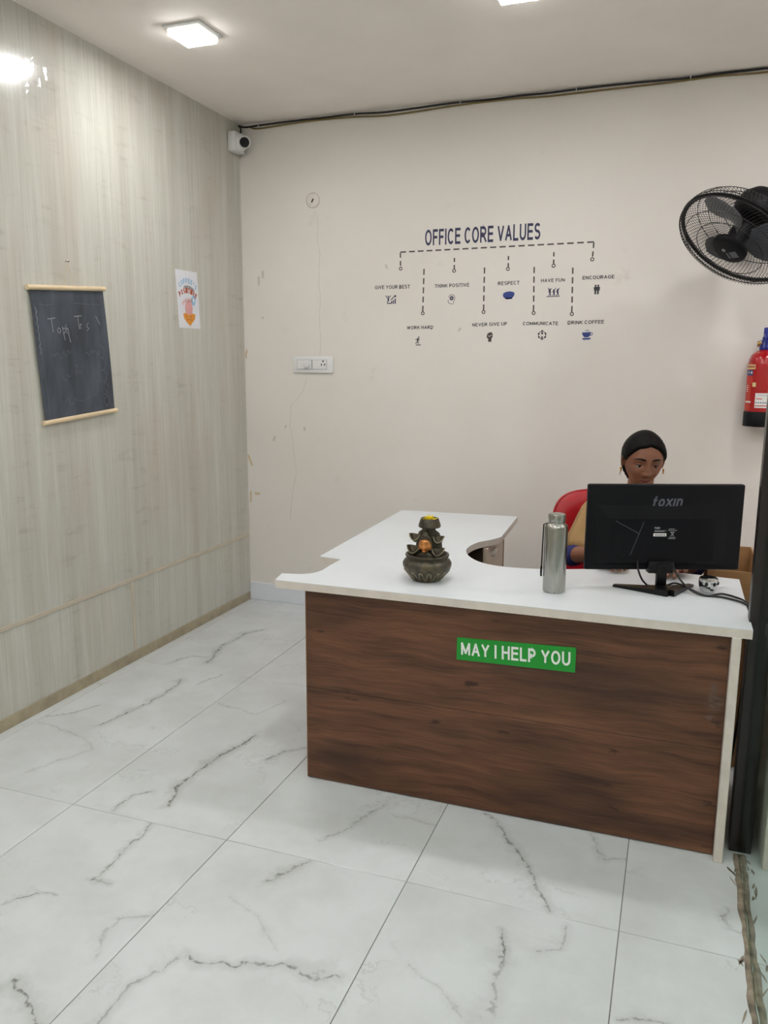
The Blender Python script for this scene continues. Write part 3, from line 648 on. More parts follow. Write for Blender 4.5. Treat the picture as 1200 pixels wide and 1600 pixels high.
# cables along the ceiling line
def cable(name, pts, r, mat, label, cat='cable', k=6):
    o = MB().tube(catmull(pts, k), r, 8).build(name, mat, None, 60); return tag(o, label, cat)
CB = [(-2.512, 2.855), (-2.473, 2.8452), (-2.385, 2.8478), (-2.2, 2.8517), (-2, 2.852), (-1.787, 2.8538), (-1.617, 2.8461), (-1.434, 2.8497), (-1.291, 2.854), (-1.186, 2.8554), (-1.0145, 2.8529), (-.881, 2.856), (-.75, 2.8539), (-.587, 2.8564), (-.435, 2.858), (-.283, 2.857), (-.164, 2.8552), (-.05, 2.8545), (.066, 2.858), (.177, 2.858), (.287, 2.858), (.8, 2.857), (1.6, 2.857), (3.19, 2.857)]
cable('camera_cable', [(-2.465, 4.352, 2.776), (-2.474, 4.36, 2.80), (-2.495, 4.40, 2.835), (-2.512, 4.412, 2.852)]+[(x, YB-.006, z-.001) for x, z in CB], .0052, M['wire'], 'black cable running along the top of the cream wall to the security camera')
cable('data_cable', [(-2.44, YB-.005, 2.840)]+[(x, YB-.005, z-.010-.009*abs(math.sin(x*3.1))) for x, z in CB[2:]], .0045, M['yellowcable'], 'yellowed cable sagging beneath the black cable along the ceiling line')
for x, z, lb in ((-2.385, 2.8478, 'next to the security camera'), (-1.787, 2.8538, 'second along from the security camera'), (-1.186, 2.8554, 'above the OFFICE CORE title'), (-.587, 2.8564, 'above the HAVE FUN sticker'), (-.05, 2.8545, 'between the stickers and the fan')):
    mb = MB(); mb.tube([(x, YB, z+.006), (x, YB-.010, z+.009), (x, YB-.014, z), (x, YB-.011, z-.008), (x, YB, z-.008)], .0022, 6)
    mb.ball((x, YB-.004, z-.013), .0045, 8)
    tag(at_base(mb.build('cable_clip', M['white'], None, 50)), 'small white cable clip at the ceiling line '+lb, 'clip', 'cable clips on the ceiling line')
# security camera on the clad wall, in the corner
t = thing('security_camera', (XL, 4.34, 2.69), 'white turret security camera on a box in the wall corner', 'camera')
MB().rbox((XL, 4.285, 2.688), (XL+.05, 4.395, 2.796), .008, 3).build('junction_box', M['white'], t, 40)
MB().lathe([(.047, 0), (.047, .014), (.040, .026)], 28, Matrix.Translation((XL+.05, 4.34, 2.742)) @ Matrix.Rotation(PI/2, 4, 'Y')).build('mount_ring', M['white'], t, 40)
cc = V3((XL+.082, 4.335, 2.742)); ax = (V3((0.1, 0, 1.2))-cc).normalized(); q = Matrix.Translation(cc) @ ax.to_track_quat('Z', 'Y').to_matrix().to_4x4()
bd = MB().lathe([(0, -.037)]+[(.037*math.sin(a), -.037*math.cos(a)) for a in [PI*k/14 for k in range(1, 10)]]+[(.033, .024), (.032, .032), (.029, .034)], 28, q).build('ball_housing', M['white'], t, 50)
MB().lathe([(.0275, .0335), (.0275, .036), (0, .037)], 24, q).build('lens_window', M['blackgloss'], bd, 40)
MB().lathe([(.009, .0362), (.007, .040), (0, .041)], 16, q).build('lens', M['blackgloss'], bd, 40)

# wall fan
fc = V3((.182, 3.90, 2.025)); fn = V3((-1.07, -1, -1.755)).normalized(); RG = .25
FM = Matrix.Translation(fc) @ fn.to_track_quat('Z', 'Y').to_matrix().to_4x4()
t = thing('wall_fan', (.40, YB, 2.2), 'black wall fan with wire guard tilted down from the cream wall', 'fan')
mb = MB(); FP_ = [(.250, .002), (.256, .008), (.256, .017), (.244, .032), (.21, .045), (.15, .051), (.07, .052)]
for i in range(96):
    mb.tube([FM @ V3((r*math.cos(2*PI*i/96+.07*k), r*math.sin(2*PI*i/96+.07*k), z)) for k, (r, z) in enumerate(FP_)], .0011, 4, cap=False)
for r, z in ((.256, .012), (.21, .045), (.15, .051)): mb.tube([FM @ V3((r*math.cos(2*PI*i/48), r*math.sin(2*PI*i/48), z)) for i in range(48)], .0018, 5, closed=True)
mb.build('front_guard', M['wire'], t, 60)
mb = MB(); RP = [(.250, -.004), (.255, -.012), (.255, -.026), (.245, -.052), (.222, -.076), (.18, -.094), (.11, -.104), (.06, -.105)]
for i in range(96):
    mb.tube([FM @ V3((r*math.cos(2*PI*i/96+.03*k), r*math.sin(2*PI*i/96+.03*k), z)) for k, (r, z) in enumerate(RP)], .0011, 4, cap=False)
for r, z in ((.255, -.020), (.222, -.076), (.18, -.094), (.11, -.104)): mb.tube([FM @ V3((r*math.cos(2*PI*i/48), r*math.sin(2*PI*i/48), z)) for i in range(48)], .0018, 5, closed=True)
mb.build('rear_guard', M['wire'], t, 60)
mb = MB(); mb.tube([FM @ V3((RG*math.cos(2*PI*i/64), RG*math.sin(2*PI*i/64), -.004)) for i in range(64)], .0065, 8, closed=True, sx=1.6); mb.build('guard_band', M['blackgloss'], t, 60)
mb = MB(); mb.lathe([(.078, .042), (.078, .054), (.072, .062), (.056, .066), (0, .067)], 32, FM); hub = mb.build('hub_badge', M['black'], t, 40)
FH = (FM @ V3((0, 0, .0712)), (FM.to_3x3() @ V3((1, 0, 0))).normalized(), (FM.to_3x3() @ V3((0, 1, 0))).normalized())
# badge plate stays upright in the room: frame built from the world's up direction
up = (V3((0, 0, 1))-fn*fn.z).normalized(); rx_ = up.cross(fn).normalized(); FH = (FM @ V3((0, 0, .0672)), rx_, up)
flat(MB(), [(.004, -.040), (.040, -.040), (.040, -.006), (.004, -.006)], FH, .0004).build('badge_plate', M['greylogo'], hub)
ring2(MB(), -.012, .010, .006, .004, FH, .0004).build('badge_mark', M['greyplastic'], hub)
flat(MB(), [(-.014, -.040), (-.002, -.040), (-.004, -.006), (-.012, -.006)], FH, .0004).build('badge_stripe', M['greylogo'], hub)
for b in range(3):
    mb = MB(); a0 = 2*PI*b/3+1.35; nr_, na = 7, 7; vs = []; fs = []
    for side in (0, 1):
        for i in range(nr_):
            s = i/(nr_-1); r = .035+.185*s; half = .30+.42*math.sin(PI*min(1, s*.85+.12))
            for j in range(na):
                u = j/(na-1)*2-1; a = a0+u*half+.25*s; z = -.03-.030*u*(1-.35*s)+(.0012 if side else -.0012)
                rr = r*(1-.06*u*u*s); vs.append(FM @ V3((rr*math.cos(a), rr*math.sin(a), z)))
    n1 = nr_*na
    for i in range(nr_-1):
        for j in range(na-1):
            k = i*na+j; fs.append((k, k+1, k+na+1, k+na)); fs.append((n1+k, n1+k+na, n1+k+na+1, n1+k+1))
    edge = [i for i in range(na)]+[i*na+na-1 for i in range(1, nr_)]+[(nr_-1)*na+j for j in reversed(range(na-1))]+[i*na for i in reversed(range(1, nr_-1))]
    for k in range(len(edge)): p, q2 = edge[k], edge[(k+1) % len(edge)]; fs.append((p, n1+p, n1+q2, q2))
    mb.add(vs, fs); mb.build('blade', M['blade'], t, 50)
MB().lathe([(0, -.07), (.042, -.066), (.045, -.02), (.034, .02), (0, .03)], 24, FM).build('spinner', M['black'], t, 40)
MB().lathe([(.055, -.10), (.085, -.115), (.095, -.15), (.092, -.20), (.070, -.235), (0, -.245)], 32, FM).build('motor_housing', M['black'], t, 40)
mpos = FM @ V3((0, 0, -.19)); el = V3((mpos.x+.02, mpos.y+.08, mpos.z+.02)); wp = V3((.42, YB-.03, 2.22))
MB().tube(catmull([mpos, el, (el.x+.02, YB-.16, 2.24), wp], 5), .024, 12).build('arm', M['black'], t, 60)
MB().rbox((.36, YB-.035, 2.08), (.48, YB, 2.36), .012, 3).build('wall_bracket', M['black'], t, 40)

# fire extinguisher hanging on the back wall
ex, ey = .375, YB-.085
t = thing('fire_extinguisher', (ex, ey, 1.19), 'red fire extinguisher with black base and blue valve on the wall', 'extinguisher')
Rb = .072
MB().lathe([(.0, 1.215), (Rb, 1.215), (Rb, 1.50), (Rb*.96, 1.525), (Rb*.82, 1.548), (Rb*.55, 1.563), (.026, 1.570), (.024, 1.585), (0, 1.585)], 40, Matrix.Translation((ex, ey, 0))).build('cylinder', M['redpaint'], t, 40)
MB().lathe([(0, 1.204), (Rb+.002, 1.204), (Rb+.003, 1.21), (Rb+.003, 1.272), (Rb+.0005, 1.276)], 40, Matrix.Translation((ex, ey, 0)), cap=False).build('base_boot', M['black'], t, 40)
mb = MB(); mb.lathe([(.0, 1.197), (.03, 1.199), (.05, 1.204)], 24, Matrix.Translation((ex, ey, 0)), cap=False); mb.build('domed_bottom', M['redpaint'], t, 40)
MB().lathe([(.027, 1.57), (.030, 1.578), (.022, 1.60), (.018, 1.615), (.018, 1.63), (0, 1.63)], 20, Matrix.Translation((ex, ey, 0))).build('valve', M['bluepaint'], t, 40)
MB().rbox((ex-.016, ey-.016, 1.60), (ex+.016, ey+.05, 1.617), .003).build('carry_handle', M['bluepaint'], t, 40)
MB().rbox((ex-.014, ey-.014, 1.617), (ex+.014, ey+.014, 1.675), .005).build('lever_post', M['bluepaint'], t, 40)
MB().rbox((ex-.012, ey-.095, 1.640), (ex+.012, ey+.014, 1.652), .003, 2, Matrix.Translation((ex, ey, 1.645)) @ Matrix.Rotation(.3, 4, 'X') @ Matrix.Translation((-ex, -ey, -1.645))).build('lever', M['bluepaint'], t, 40)
gq = Matrix.Translation((ex-.024, ey-.005, 1.598)) @ Matrix.Rotation(-PI/2, 4, 'Y')
ga = MB().lathe([(.006, -.008), (.006, .004), (.013, .006), (.013, .014), (0, .015)], 18, gq).build('pressure_gauge', M['brass'], t, 40)
MB().tube([(ex-.030, ey, 1.612), (ex-.014, ey-.010, 1.616), (ex+.02, ey-.012, 1.616)], .002, 6).build('safety_pin', M['steel'], t)
def cyl_patch(a0, a1, z0, z1, off, mat, name, parent, n=10):
    mb = MB(); vs = []; fs = []
    for i in range(n+1):
        a = a0+(a1-a0)*i/n
        for z in (z0, z1): vs.append((ex+(Rb+off)*math.cos(a), ey+(Rb+off)*math.sin(a), z))
    for i in range(n): fs.append((2*i, 2*i+2, 2*i+3, 2*i+1))
    return mb.add(vs, fs).build(name, mat, parent, 60)
dg = math.radians
lb = cyl_patch(dg(243), dg(300), 1.295, 1.365, .0012, M['labelwhite'], 'service_label', t)
cyl_patch(dg(247), dg(268), 1.336, 1.340, .0018, M['redprint'], 'printed_line', lb)
cyl_patch(dg(245), dg(296), 1.303, 1.307, .0018, M['redprint'], 'printed_line', lb)
for a in (246, 254, 262, 270, 278): cyl_patch(dg(a), dg(a+5), 1.317, 1.322, .0018, M['labelblue'], 'printed_line', lb, 3)
for z in (1.352, 1.357): cyl_patch(dg(250), dg(285), z, z+.0015, .0018, M['greyplastic'], 'printed_line', lb)
lb = cyl_patch(dg(185), dg(222), 1.285, 1.505, .0006, M['labelorange'], 'instruction_label', t)
cyl_patch(dg(187), dg(235), 1.478, 1.500, .0010, M['labelcream'], 'label_band', lb); cyl_patch(dg(189), dg(233), 1.485, 1.494, .0014, M['rust'], 'label_band', lb)
cyl_patch(dg(187), dg(226), 1.448, 1.474, .0010, M['labelblue'], 'label_band', lb); cyl_patch(dg(187), dg(228), 1.408, 1.444, .0010, M['redprint'], 'label_band', lb)
cyl_patch(dg(216), dg(223), 1.457, 1.467, .0014, M['labelwhite'], 'pictogram', lb, 3); cyl_patch(dg(202), dg(208), 1.457, 1.467, .0014, M['labelwhite'], 'pictogram', lb, 3)
for k in range(4): cyl_patch(dg(198), dg(208), 1.37+.009*k, 1.374+.009*k, .0012, M['labelwhite'], 'printed_line', lb, 3)
cyl_patch(dg(195), dg(226), 1.318, 1.326, .0012, M['labelwhite'], 'printed_line', lb, 4)
cyl_patch(dg(228), dg(242), 1.395, 1.415, .0012, M['labelcream'], 'small_sticker', t, 4)
MB().rbox((ex-.04, YB-.02, 1.33), (ex+.04, YB, 1.56), .004).build('wall_hook', M['steel'], t, 40)

# ------------------------------------------------------------------ chalkboard scroll and poster on the clad wall
ang = math.radians(4); cx_, cz_ = 2.918, 1.532
FC = (V3((XL+.011, cx_, cz_)), V3((0, math.cos(ang), math.sin(ang))), V3((0, -math.sin(ang), math.cos(ang))))
def cpt(u, v, d=0.): return FC[0]+FC[1]*u+FC[2]*v+V3((d, 0, 0))
t = thing('chalkboard_scroll', (XL, cx_, 1.24), 'hanging black chalkboard scroll with wooden rods and faint chalk writing', 'chalkboard')
mb = MB(); nu, nv = 10, 16; vs = []; fs = []
for s in (0, 1):
    for i in range(nu+1):
        for j in range(nv+1):
            u = -.225+.45*i/nu; v = -.272+.544*j/nv; d = .004*math.sin(PI*j/nv)*(u/.225)**2*(1 if u > 0 else .3)
            vs.append(cpt(u, v, d+(.0008 if s else -.0008)))
n1 = (nu+1)*(nv+1)
for i in range(nu):
    for j in range(nv):
        k = i*(nv+1)+j; fs += [(k, k+1, k+nv+2, k+nv+1), (n1+k, n1+k+nv+1, n1+k+nv+2, n1+k+1)]
ed = [i*(nv+1) for i in range(nu+1)]+[nu*(nv+1)+j for j in range(1, nv+1)]+[i*(nv+1)+nv for i in reversed(range(nu))]+[j for j in reversed(range(1, nv))]
for k in range(len(ed)): p, q2 = ed[k], ed[(k+1) % len(ed)]; fs.append((p, q2, n1+q2, n1+p))
cloth = mb.add(vs, fs).build('cloth', M['chalk'], t, 40)
for v in (.277, -.277):
    MB().tube([cpt(-.238, v), cpt(.238, v)], .0105, 14).build('rod', M['pine'], t, 50)
MB().tube([cpt(-.022, .287), (XL+.012, 2.905, 1.918), cpt(.035, .287)], .0009, 5).build('string', M['pine'], t)
FCd = (FC[0]+V3((.0062, 0, 0)), FC[1], FC[2])
ch = MB()
def chalk(mb, pts, wd=.0035): stroke(mb, [tuple(p.xy) for p in catmull([(*p, 0) for p in pts], 5)] if len(pts) > 2 else pts, wd, FCd, .0)
chalk(ch, [(-.150, .150), (-.105, .153)]); chalk(ch, [(-.128, .152), (-.126, .095)])
chalk(ch, [(-.082, .108), (-.095, .112), (-.098, .096), (-.085, .092), (-.080, .108)], .003); chalk(ch, [(-.068, .118), (-.064, .085), (-.060, .060)], .003); chalk(ch, [(-.066, .108), (-.052, .110), (-.055, .092), (-.064, .09)], .003)
chalk(ch, [(-.046, .125), (-.043, .086)], .003); chalk(ch, [(-.044, .104), (-.035, .108), (-.032, .07), (-.026, .048)], .003)
chalk(ch, [(.012, .158), (.058, .160)]); chalk(ch, [(.034, .158), (.036, .104)]); chalk(ch, [(.044, .125), (.046, .103)], .003); chalk(ch, [(.045, .120), (.056, .127)], .003); chalk(ch, [(.10, .13), (.085, .115), (.098, .105), (.085, .095)], .0025)
chalk(ch, [(.15, .158), (.16, .145), (.175, .12)], .003)
for k in range(6): chalk(ch, [(-.216, .20-.032*k), (-.208, .185-.032*k), (-.213, .168-.032*k)], .003)
ch.build('chalk_writing', M['chalkline'], cloth, weld=False)
fa = MB()
random.seed(3)
for y0_, x0_, x1_ in ((.0, -.15, -.02), (-.005, .06, .16), (-.10, -.10, -.05), (-.09, -.02, .03), (-.205, -.10, .10)):
    x = x0_; pts = []
    while x < x1_: pts.append((x, y0_+random.uniform(-.014, .018))); x += .010
    chalk(fa, pts, .0025)
chalk(fa, [(-.02, -.06), (-.008, -.045), (-.004, -.062), (-.016, -.075), (-.012, -.10)], .003)
for k in range(5): chalk(fa, [(.155, .03-.055*k), (.185, .01-.055*k), (.178, -.02-.055*k), (.16, -.03-.055*k)], .0028)
chalk(fa, [(-.195, .212), (-.15, .205), (-.11, .211)], .002); chalk(fa, [(.02, .214), (.10, .210), (.19, .207)], .002)
chalk(fa, [(-.216, .21), (-.206, .0), (-.20, -.2), (-.205, -.24)], .0025); chalk(fa, [(.165, -.17), (.185, -.20), (.15, -.22), (.17, -.25)], .003)
fa.build('smeared_chalk', M['chalkfaint'], cloth, weld=False)
tag(at_base(MB().tube([(XL, 2.905, 1.919), (XL+.016, 2.905, 1.921)], [.0022, .0022], 8).ball((XL+.017, 2.905, 1.921), (.002, .005, .005), 10).build('nail', M['steel'])), 'small nail in the beige cladding above the chalkboard', 'nail')
# poster
t = thing('poster', (XL, 3.826, 1.68), 'small white paper poster with coffee lettering and ice cream cone drawing', 'poster')
pp = MB().prism([(3.736, 1.679), (3.938, 1.681), (3.922, 1.980), (3.717, 1.978)], .0004, .001, FR_LEFT).build('sheet', M['paper'], t)
FP = (FR_LEFT[0]+V3((.0014, 0, 0)), FR_LEFT[1], FR_LEFT[2])
def arc_text(s, cy, cz, r, a0, a1, h, mat, name, bold=.24):
    mb = MB(); n = len(s); st = (a1-a0)/n
    for i, c in enumerate(s):
        a = a0+st*(i+.5); e = (math.sin(a), math.cos(a)); tx = (math.cos(a), -math.sin(a)); wd = abs(st)*r*.82
        if c == "'": wd *= .35
        p = (cy+r*e[0], cz+r*e[1]); text(mb, c, (p[0]-tx[0]*wd/2, p[1]-tx[1]*wd/2), (p[0]+tx[0]*wd/2, p[1]+tx[1]*wd/2), h, FP, 0, bold)
    mb.build(name, mat, pp)
arc_text("COFFEE'S", 3.828, 1.810, .105, -.78, .80, .026, M['skyblue'], 'lettering')
arc_text('POSITIVE', 3.826, 1.745, .118, -.68, .70, .028, M['rust'], 'lettering')
mb = MB()
for k in range(9): y = 3.790+.011*k; z = 1.893-.6*(y-3.822)**2*8; stroke(mb, [(y, z+.006*math.sin(k*2)), (y+.004, z+.012), (y+.008, z-.002), (y+.011, z+.008)], .004, FP, 0)
mb.build('script_line', M['inkblack'], pp, weld=False)
mb = MB()
for k in range(7): a = -.75+.18*k; c = (3.835+.085*math.sin(a), 1.745+.085*math.cos(a)); stroke(mb, [(c[0]-.004, c[1]-.008), (c[0]-.002, c[1]+.010), (c[0]+.005, c[1]+.006), (c[0], c[1]), (c[0]+.006, c[1]-.008)], .0045, FP, 0)
mb.build('script_line', M['pink'], pp, weld=False)
flat(MB(), circle2(3.878, 1.828, .019, 18, .028), FP, 0).build('blue_drop', M['skyblue'], pp); flat(MB(), circle2(3.878, 1.830, .008, 14, .012), FP, .0003).build('drop_highlight', M['paper'], pp)
sc_ = flat(MB(), circle2(3.832, 1.785, .036, 24, .042), FP, 0).build('pink_scoop', M['pink'], pp)
flat(MB(), [(3.775, 1.752), (3.800, 1.760), (3.830, 1.748), (3.865, 1.760), (3.892, 1.754), (3.885, 1.728), (3.862, 1.712), (3.838, 1.692), (3.808, 1.710), (3.785, 1.728)], FP, .0003).build('orange_cone', M['orange'], pp)
mb = MB()
for a, b in (((3.800, 1.745), (3.816, 1.738)), ((3.838, 1.738), (3.856, 1.745)), ((3.812, 1.722), (3.826, 1.728)), ((3.840, 1.728), (3.856, 1.722))): stroke(mb, [a, b], .004, FP, .0006)
mb.build('cone_lines', M['rust'], pp)

# ------------------------------------------------------------------ glass partition at the right
t = thing('glass_partition', (.267, 1.2, 0), 'clear glass partition with dark brown post beside the reception desk', 'partition')
MB().box((.263, -.6, .004), (.271, 2.515, ZC-.03)).build('glass_pane', M['glass'], t)
MB().rbox((.238, 2.515, 0), (.302, 2.575, ZC-.001), .003, 2).build('post', M['post'], t, 30)
MB().rbox((.235, -.66, ZC-.06), (.300, 2.514, ZC-.001), .003, 2).build('head_rail', M['post'], t, 30)
MB().rbox((.235, -.72, 0), (.300, -.66, ZC-.001), .003, 2).build('post', M['post'], t, 30)
mb = MB(); random.seed(11)
for side in (-1, 1):
    pts = []; rs = []
    for k in range(90):
        y = 2.50-k*.034; wob = random.uniform(-.004, .004); pts.append((.267+side*(.0085+wob*.8), y, .0004)); rs.append(.0035+.004*max(0, mnoise.noise(V3((y*5, side*3, 0))))+random.uniform(0, .0012))
    mb.tube(pts, rs, 8, sx=1.9)
mb.build('sealant_bead', M['sealant'], t, 60)
for k in range(26):
    y = random.choice((2.46, 2.40, 2.33, 2.2, 2.05, 1.95, 1.85))+random.uniform(-.05, .03); x = .267+random.choice((-1, 1))*random.uniform(.010, .036); a = random.uniform(-.5, .5); L = random.uniform(.008, .030); wd = random.uniform(.002, .006)
    MB().prism([(x+L*math.sin(a)*u-wd*v*(1-abs(u)*.7), y+L*math.cos(a)*u) for u, v in ((-1, 0), (-.4, -1), (.3, -.8), (1, 0), (.4, 1), (-.3, .8))], .0002, .0012, FRZ).build('sealant_smear', M['sealant'], t)
# white desk standing beyond the glass
t = thing('side_desk', (.9, 2.7, 0), 'plain white desk standing beyond the glass partition post', 'desk')
MB().rbox((.327, 2.445, 0), (.352, 2.98, .72), .002, 1).build('side_panel', M['edge'], t); MB().rbox((1.40, 2.445, 0), (1.425, 2.98, .72), .002, 1).build('side_panel', M['edge'], t)
MB().rbox((.353, 2.47, .15), (1.399, 2.488, .72), .002, 1).build('front_panel', M['wood'], t); MB().rbox((.31, 2.435, .721), (1.44, 3.0, .746), .003, 2).build('worktop', M['desktop'], t)

# ------------------------------------------------------------------ things on the desk
# tabletop fountain
fx, fy = -.795, 2.635
F = Matrix.Translation((fx, fy, ZT))
t = thing('tabletop_fountain', (fx, fy, ZT), 'antique bronze tabletop fountain with a serene statue head and leaf spouts', 'fountain')
prof = [(0, 0), (.047, 0), (.050, .004), (.062, .018), (.078, .036), (.0855, .052), (.086, .062), (.080, .073), (.073, .078), (.0725, .083), (.077, .088), (.0765, .094), (.071, .095), (.066, .090), (.064, .078), (.060, .070)]
bowl = MB().lathe(prof, 48, F, cap=False).build('bowl', M['bronze'], t, 40)
MB().lathe([(.0615, .072), (0, .072)], 40, F, cap=False).build('water', M['water'], t)
for k in range(16):
    a = 2*PI*k/16; pts = []
    for s in (-1, -.75, -.4, 0, .4, .75, 1):
        zz = .040-.034*s*s*abs(s)**.3; rr = .0503+(.0805-.0503)*min(1, max(0, (zz-.004)/.036)); aa = a+s*.155; pts.append(F @ V3(((rr+.001)*math.cos(aa), (rr+.001)*math.sin(aa), zz)))
    MB().tube(catmull(pts, 3), .0017, 5).build('petal_relief', M['relief'], bowl, 60)
rock = MB(); rock.loft([((fx, fy+.020, ZT+.06), .050, .030, None), ((fx, fy+.020, ZT+.10), .050, .026, None), ((fx, fy+.020, ZT+.145), .046, .022, None), ((fx, fy+.018, ZT+.166), .038, .020, None), ((fx, fy+.014, ZT+.176), .025, .018, None), ((fx+.003, fy+.010, ZT+.190), .021, .017, None)], 20)
rock.ball((fx-.035, fy+.008, ZT+.085), (.022, .018, .022), 12); rock.ball((fx+.036, fy+.008, ZT+.085), (.022, .018, .022), 12)
rock.build('back_pillar', M['bronze'], t, 50)
cup = MB().lathe([(.018, .190), (.037, .187), (.0395, .190), (.0385, .197), (.033, .213), (.0305, .219), (.0275, .218), (.026, .208), (0, .207)], 28, Matrix.Translation((fx+.004, fy+.010, ZT)), cap=False).build('top_cup', M['bronze'], t, 40)
for sx, zz, rr, yy in ((-1, .150, .021, -.002), (1, .148, .021, -.002), (-1, .108, .024, -.012), (1, .106, .024, -.012)):   # curled leaf spouts
    mb = MB(); cxx = fx+sx*(.041 if zz > .13 else .043)
    vs = []; fs = []
    for i in range(9):
        for j in range(25):
            u = i/8; a = 2*PI*j/24; ca, sa = math.cos(a), math.sin(a); r = rr*.86
            rim = V3((r*sa*(1.08+.10*max(0, -ca)), -r*.75*ca-.002, r*.62-r*1.12*max(0, ca)**1.7+.12*r*sa*sx)); bot = V3((0, .003, -r*1.05))
            k_ = u**.62; p = bot.lerp(rim, u); p.x = rim.x*k_; p.y = bot.y+(rim.y-bot.y)*k_
            vs.append(V3((cxx+sx*.003, fy+yy-.004, ZT+zz))+p)
    for i in range(8):
        for j in range(24): k = i*25+j; fs.append((k, k+1, k+26, k+25))
    sp = mb.add(vs, fs).build('leaf_spout', M['bronze'], t, 60)
    md = sp.modifiers.new('thickness', 'SOLIDIFY'); md.thickness = .003
    MB().tube([vs[8*25+(j % 25)] for j in list(range(18, 24))+list(range(0, 7))], .0019, 5).build('spout_lip', M['relief'], sp, 60)
# bust and head
hb = V3((fx-.001, fy-.024, ZT+.131))
mb = MB(); mb.loft([((hb.x, hb.y+.016, ZT+.068), .038, .017, None), ((hb.x, hb.y+.013, ZT+.088), .037, .017, None), ((hb.x, hb.y+.011, ZT+.098), .024, .014, None), ((hb.x, hb.y+.009, ZT+.103), .012, .011, None), ((hb.x, hb.y+.007, ZT+.118), .011, .011, None)], 18)
mb.build('bust', M['bronze'], t, 50)
def statue_head():
    mb = MB(); n, k = 36, 28; vs = []; fs = []
    for i in range(k+1):
        ph = PI*i/k
        for j in range(n):
            th = 2*PI*j/n; d = V3((math.sin(ph)*math.cos(th), math.sin(ph)*math.sin(th), -math.cos(ph)))
            x, y, z = d.x*.0215, d.y*.0190, d.z*.0305
            if z < 0: x *= 1-.28*(z/-.0265)**2
            if y < 0:
                g = lambda a, b, sa, sb: math.exp(-((x-a)/sa)**2-((z-b)/sb)**2)
                y -= .0030*g(0, -.002, .0026, .007)+.0024*g(0, -.007, .0036, .0028)-.0026*(g(-.0072, .0035, .0042, .0028)+g(.0072, .0035, .0042, .0028))+.002*(g(-.0072, .003, .003, .0014)+g(.0072, .003, .003, .0014))
                y -= .0020*g(0, -.0128, .005, .0018)+.002*g(0, -.022, .005, .004)+.0016*(g(-.007, .008, .005, .0014)+g(.007, .008, .005, .0014))
            vs.append(hb+V3((x, y, z)))
    for i in range(k):
        for j in range(n): l = (j+1) % n; fs.append((i*n+j, i*n+l, (i+1)*n+l, (i+1)*n+j))
    return mb.add(vs, fs)
hd = statue_head().build('statue_head', M['copper'], t, 80)
mb = MB(); mb.loft([((hb.x, hb.y+.009, hb.z-.004), .0220, .0170, None), ((hb.x, hb.y+.008, hb.z+.012), .0228, .0200, None), ((hb.x, hb.y+.007, hb.z+.021), .0205, .0190, None), ((hb.x, hb.y+.006, hb.z+.028), .0160, .0155, None), ((hb.x, hb.y+.006, hb.z+.032), .0110, .0110, None), ((hb.x, hb.y+.006, hb.z+.039), .0090, .0090, None), ((hb.x, hb.y+.006, hb.z+.045), .003, .003, None)], 18)
for a in range(-6, 7):
    for q in range(3): aa = -PI/2+a*.24; rr = .0222-.0032*q; mb.ball((hb.x+rr*math.cos(aa), hb.y+.005+rr*.94*math.sin(aa), hb.z+.0215+.0046*q-.010*(a/6)**2), .0026, 6)
for s in (-1, 1): mb.tube([(hb.x+s*.0205, hb.y+.006, hb.z+.006), (hb.x+s*.022, hb.y+.006, hb.z-.010), (hb.x+s*.024, hb.y+.008, hb.z-.028), (hb.x+s*.030, hb.y+.010, hb.z-.042)], [.004, .005, .005, .004], 8)
mb.build('statue_hair', M['bronze'], hd, 50)
for s in (-1, 1): MB().tube([(hb.x+s*.0185, hb.y-.001, hb.z+.006), (hb.x+s*.0205, hb.y-.001, hb.z-.006), (hb.x+s*.0185, hb.y-.002, hb.z-.017)], [.0022, .003, .0022], 8).build('statue_ear', M['copper'], hd, 60)
ft = MB(); ln = MB(); fz = hb.y-.0190
for s in (-1, 1):
    ln.tube([(hb.x+s*.0028, fz+.0014, hb.z+.0085), (hb.x+s*.008, fz+.0010, hb.z+.0108), (hb.x+s*.0140, fz+.0052, hb.z+.0078)], .0009, 6)
    ln.tube([(hb.x+s*.0045, fz+.0012, hb.z+.0035), (hb.x+s*.0085, fz+.0014, hb.z+.0022), (hb.x+s*.0135, fz+.0052, hb.z+.0040)], .0010, 6)
    ft.ball((hb.x+s*.0088, fz+.0034, hb.z+.0046), (.0042, .0030, .0026), 10)
ft.tube([(hb.x, fz+.0008, hb.z+.008), (hb.x, fz-.0012, hb.z+.001), (hb.x, fz-.0028, hb.z-.0055)], [.0014, .0018, .0027], 8)
ft.ball((hb.x, fz+.0006, hb.z-.0115), (.0052, .0026, .0014), 10); ft.ball((hb.x, fz+.0012, hb.z-.0148), (.0046, .0026, .0016), 10); ft.ball((hb.x, fz+.004, hb.z-.023), (.006, .004, .004), 10)
ln.tube([(hb.x-.0058, fz+.0010, hb.z-.0128), (hb.x, fz-.0016, hb.z-.0133), (hb.x+.0058, fz+.0010, hb.z-.0128)], .0007, 6)
ft.build('statue_features', M['copper'], hd, 60); ln.build('statue_face_lines', M['bronze'], hd, 60)
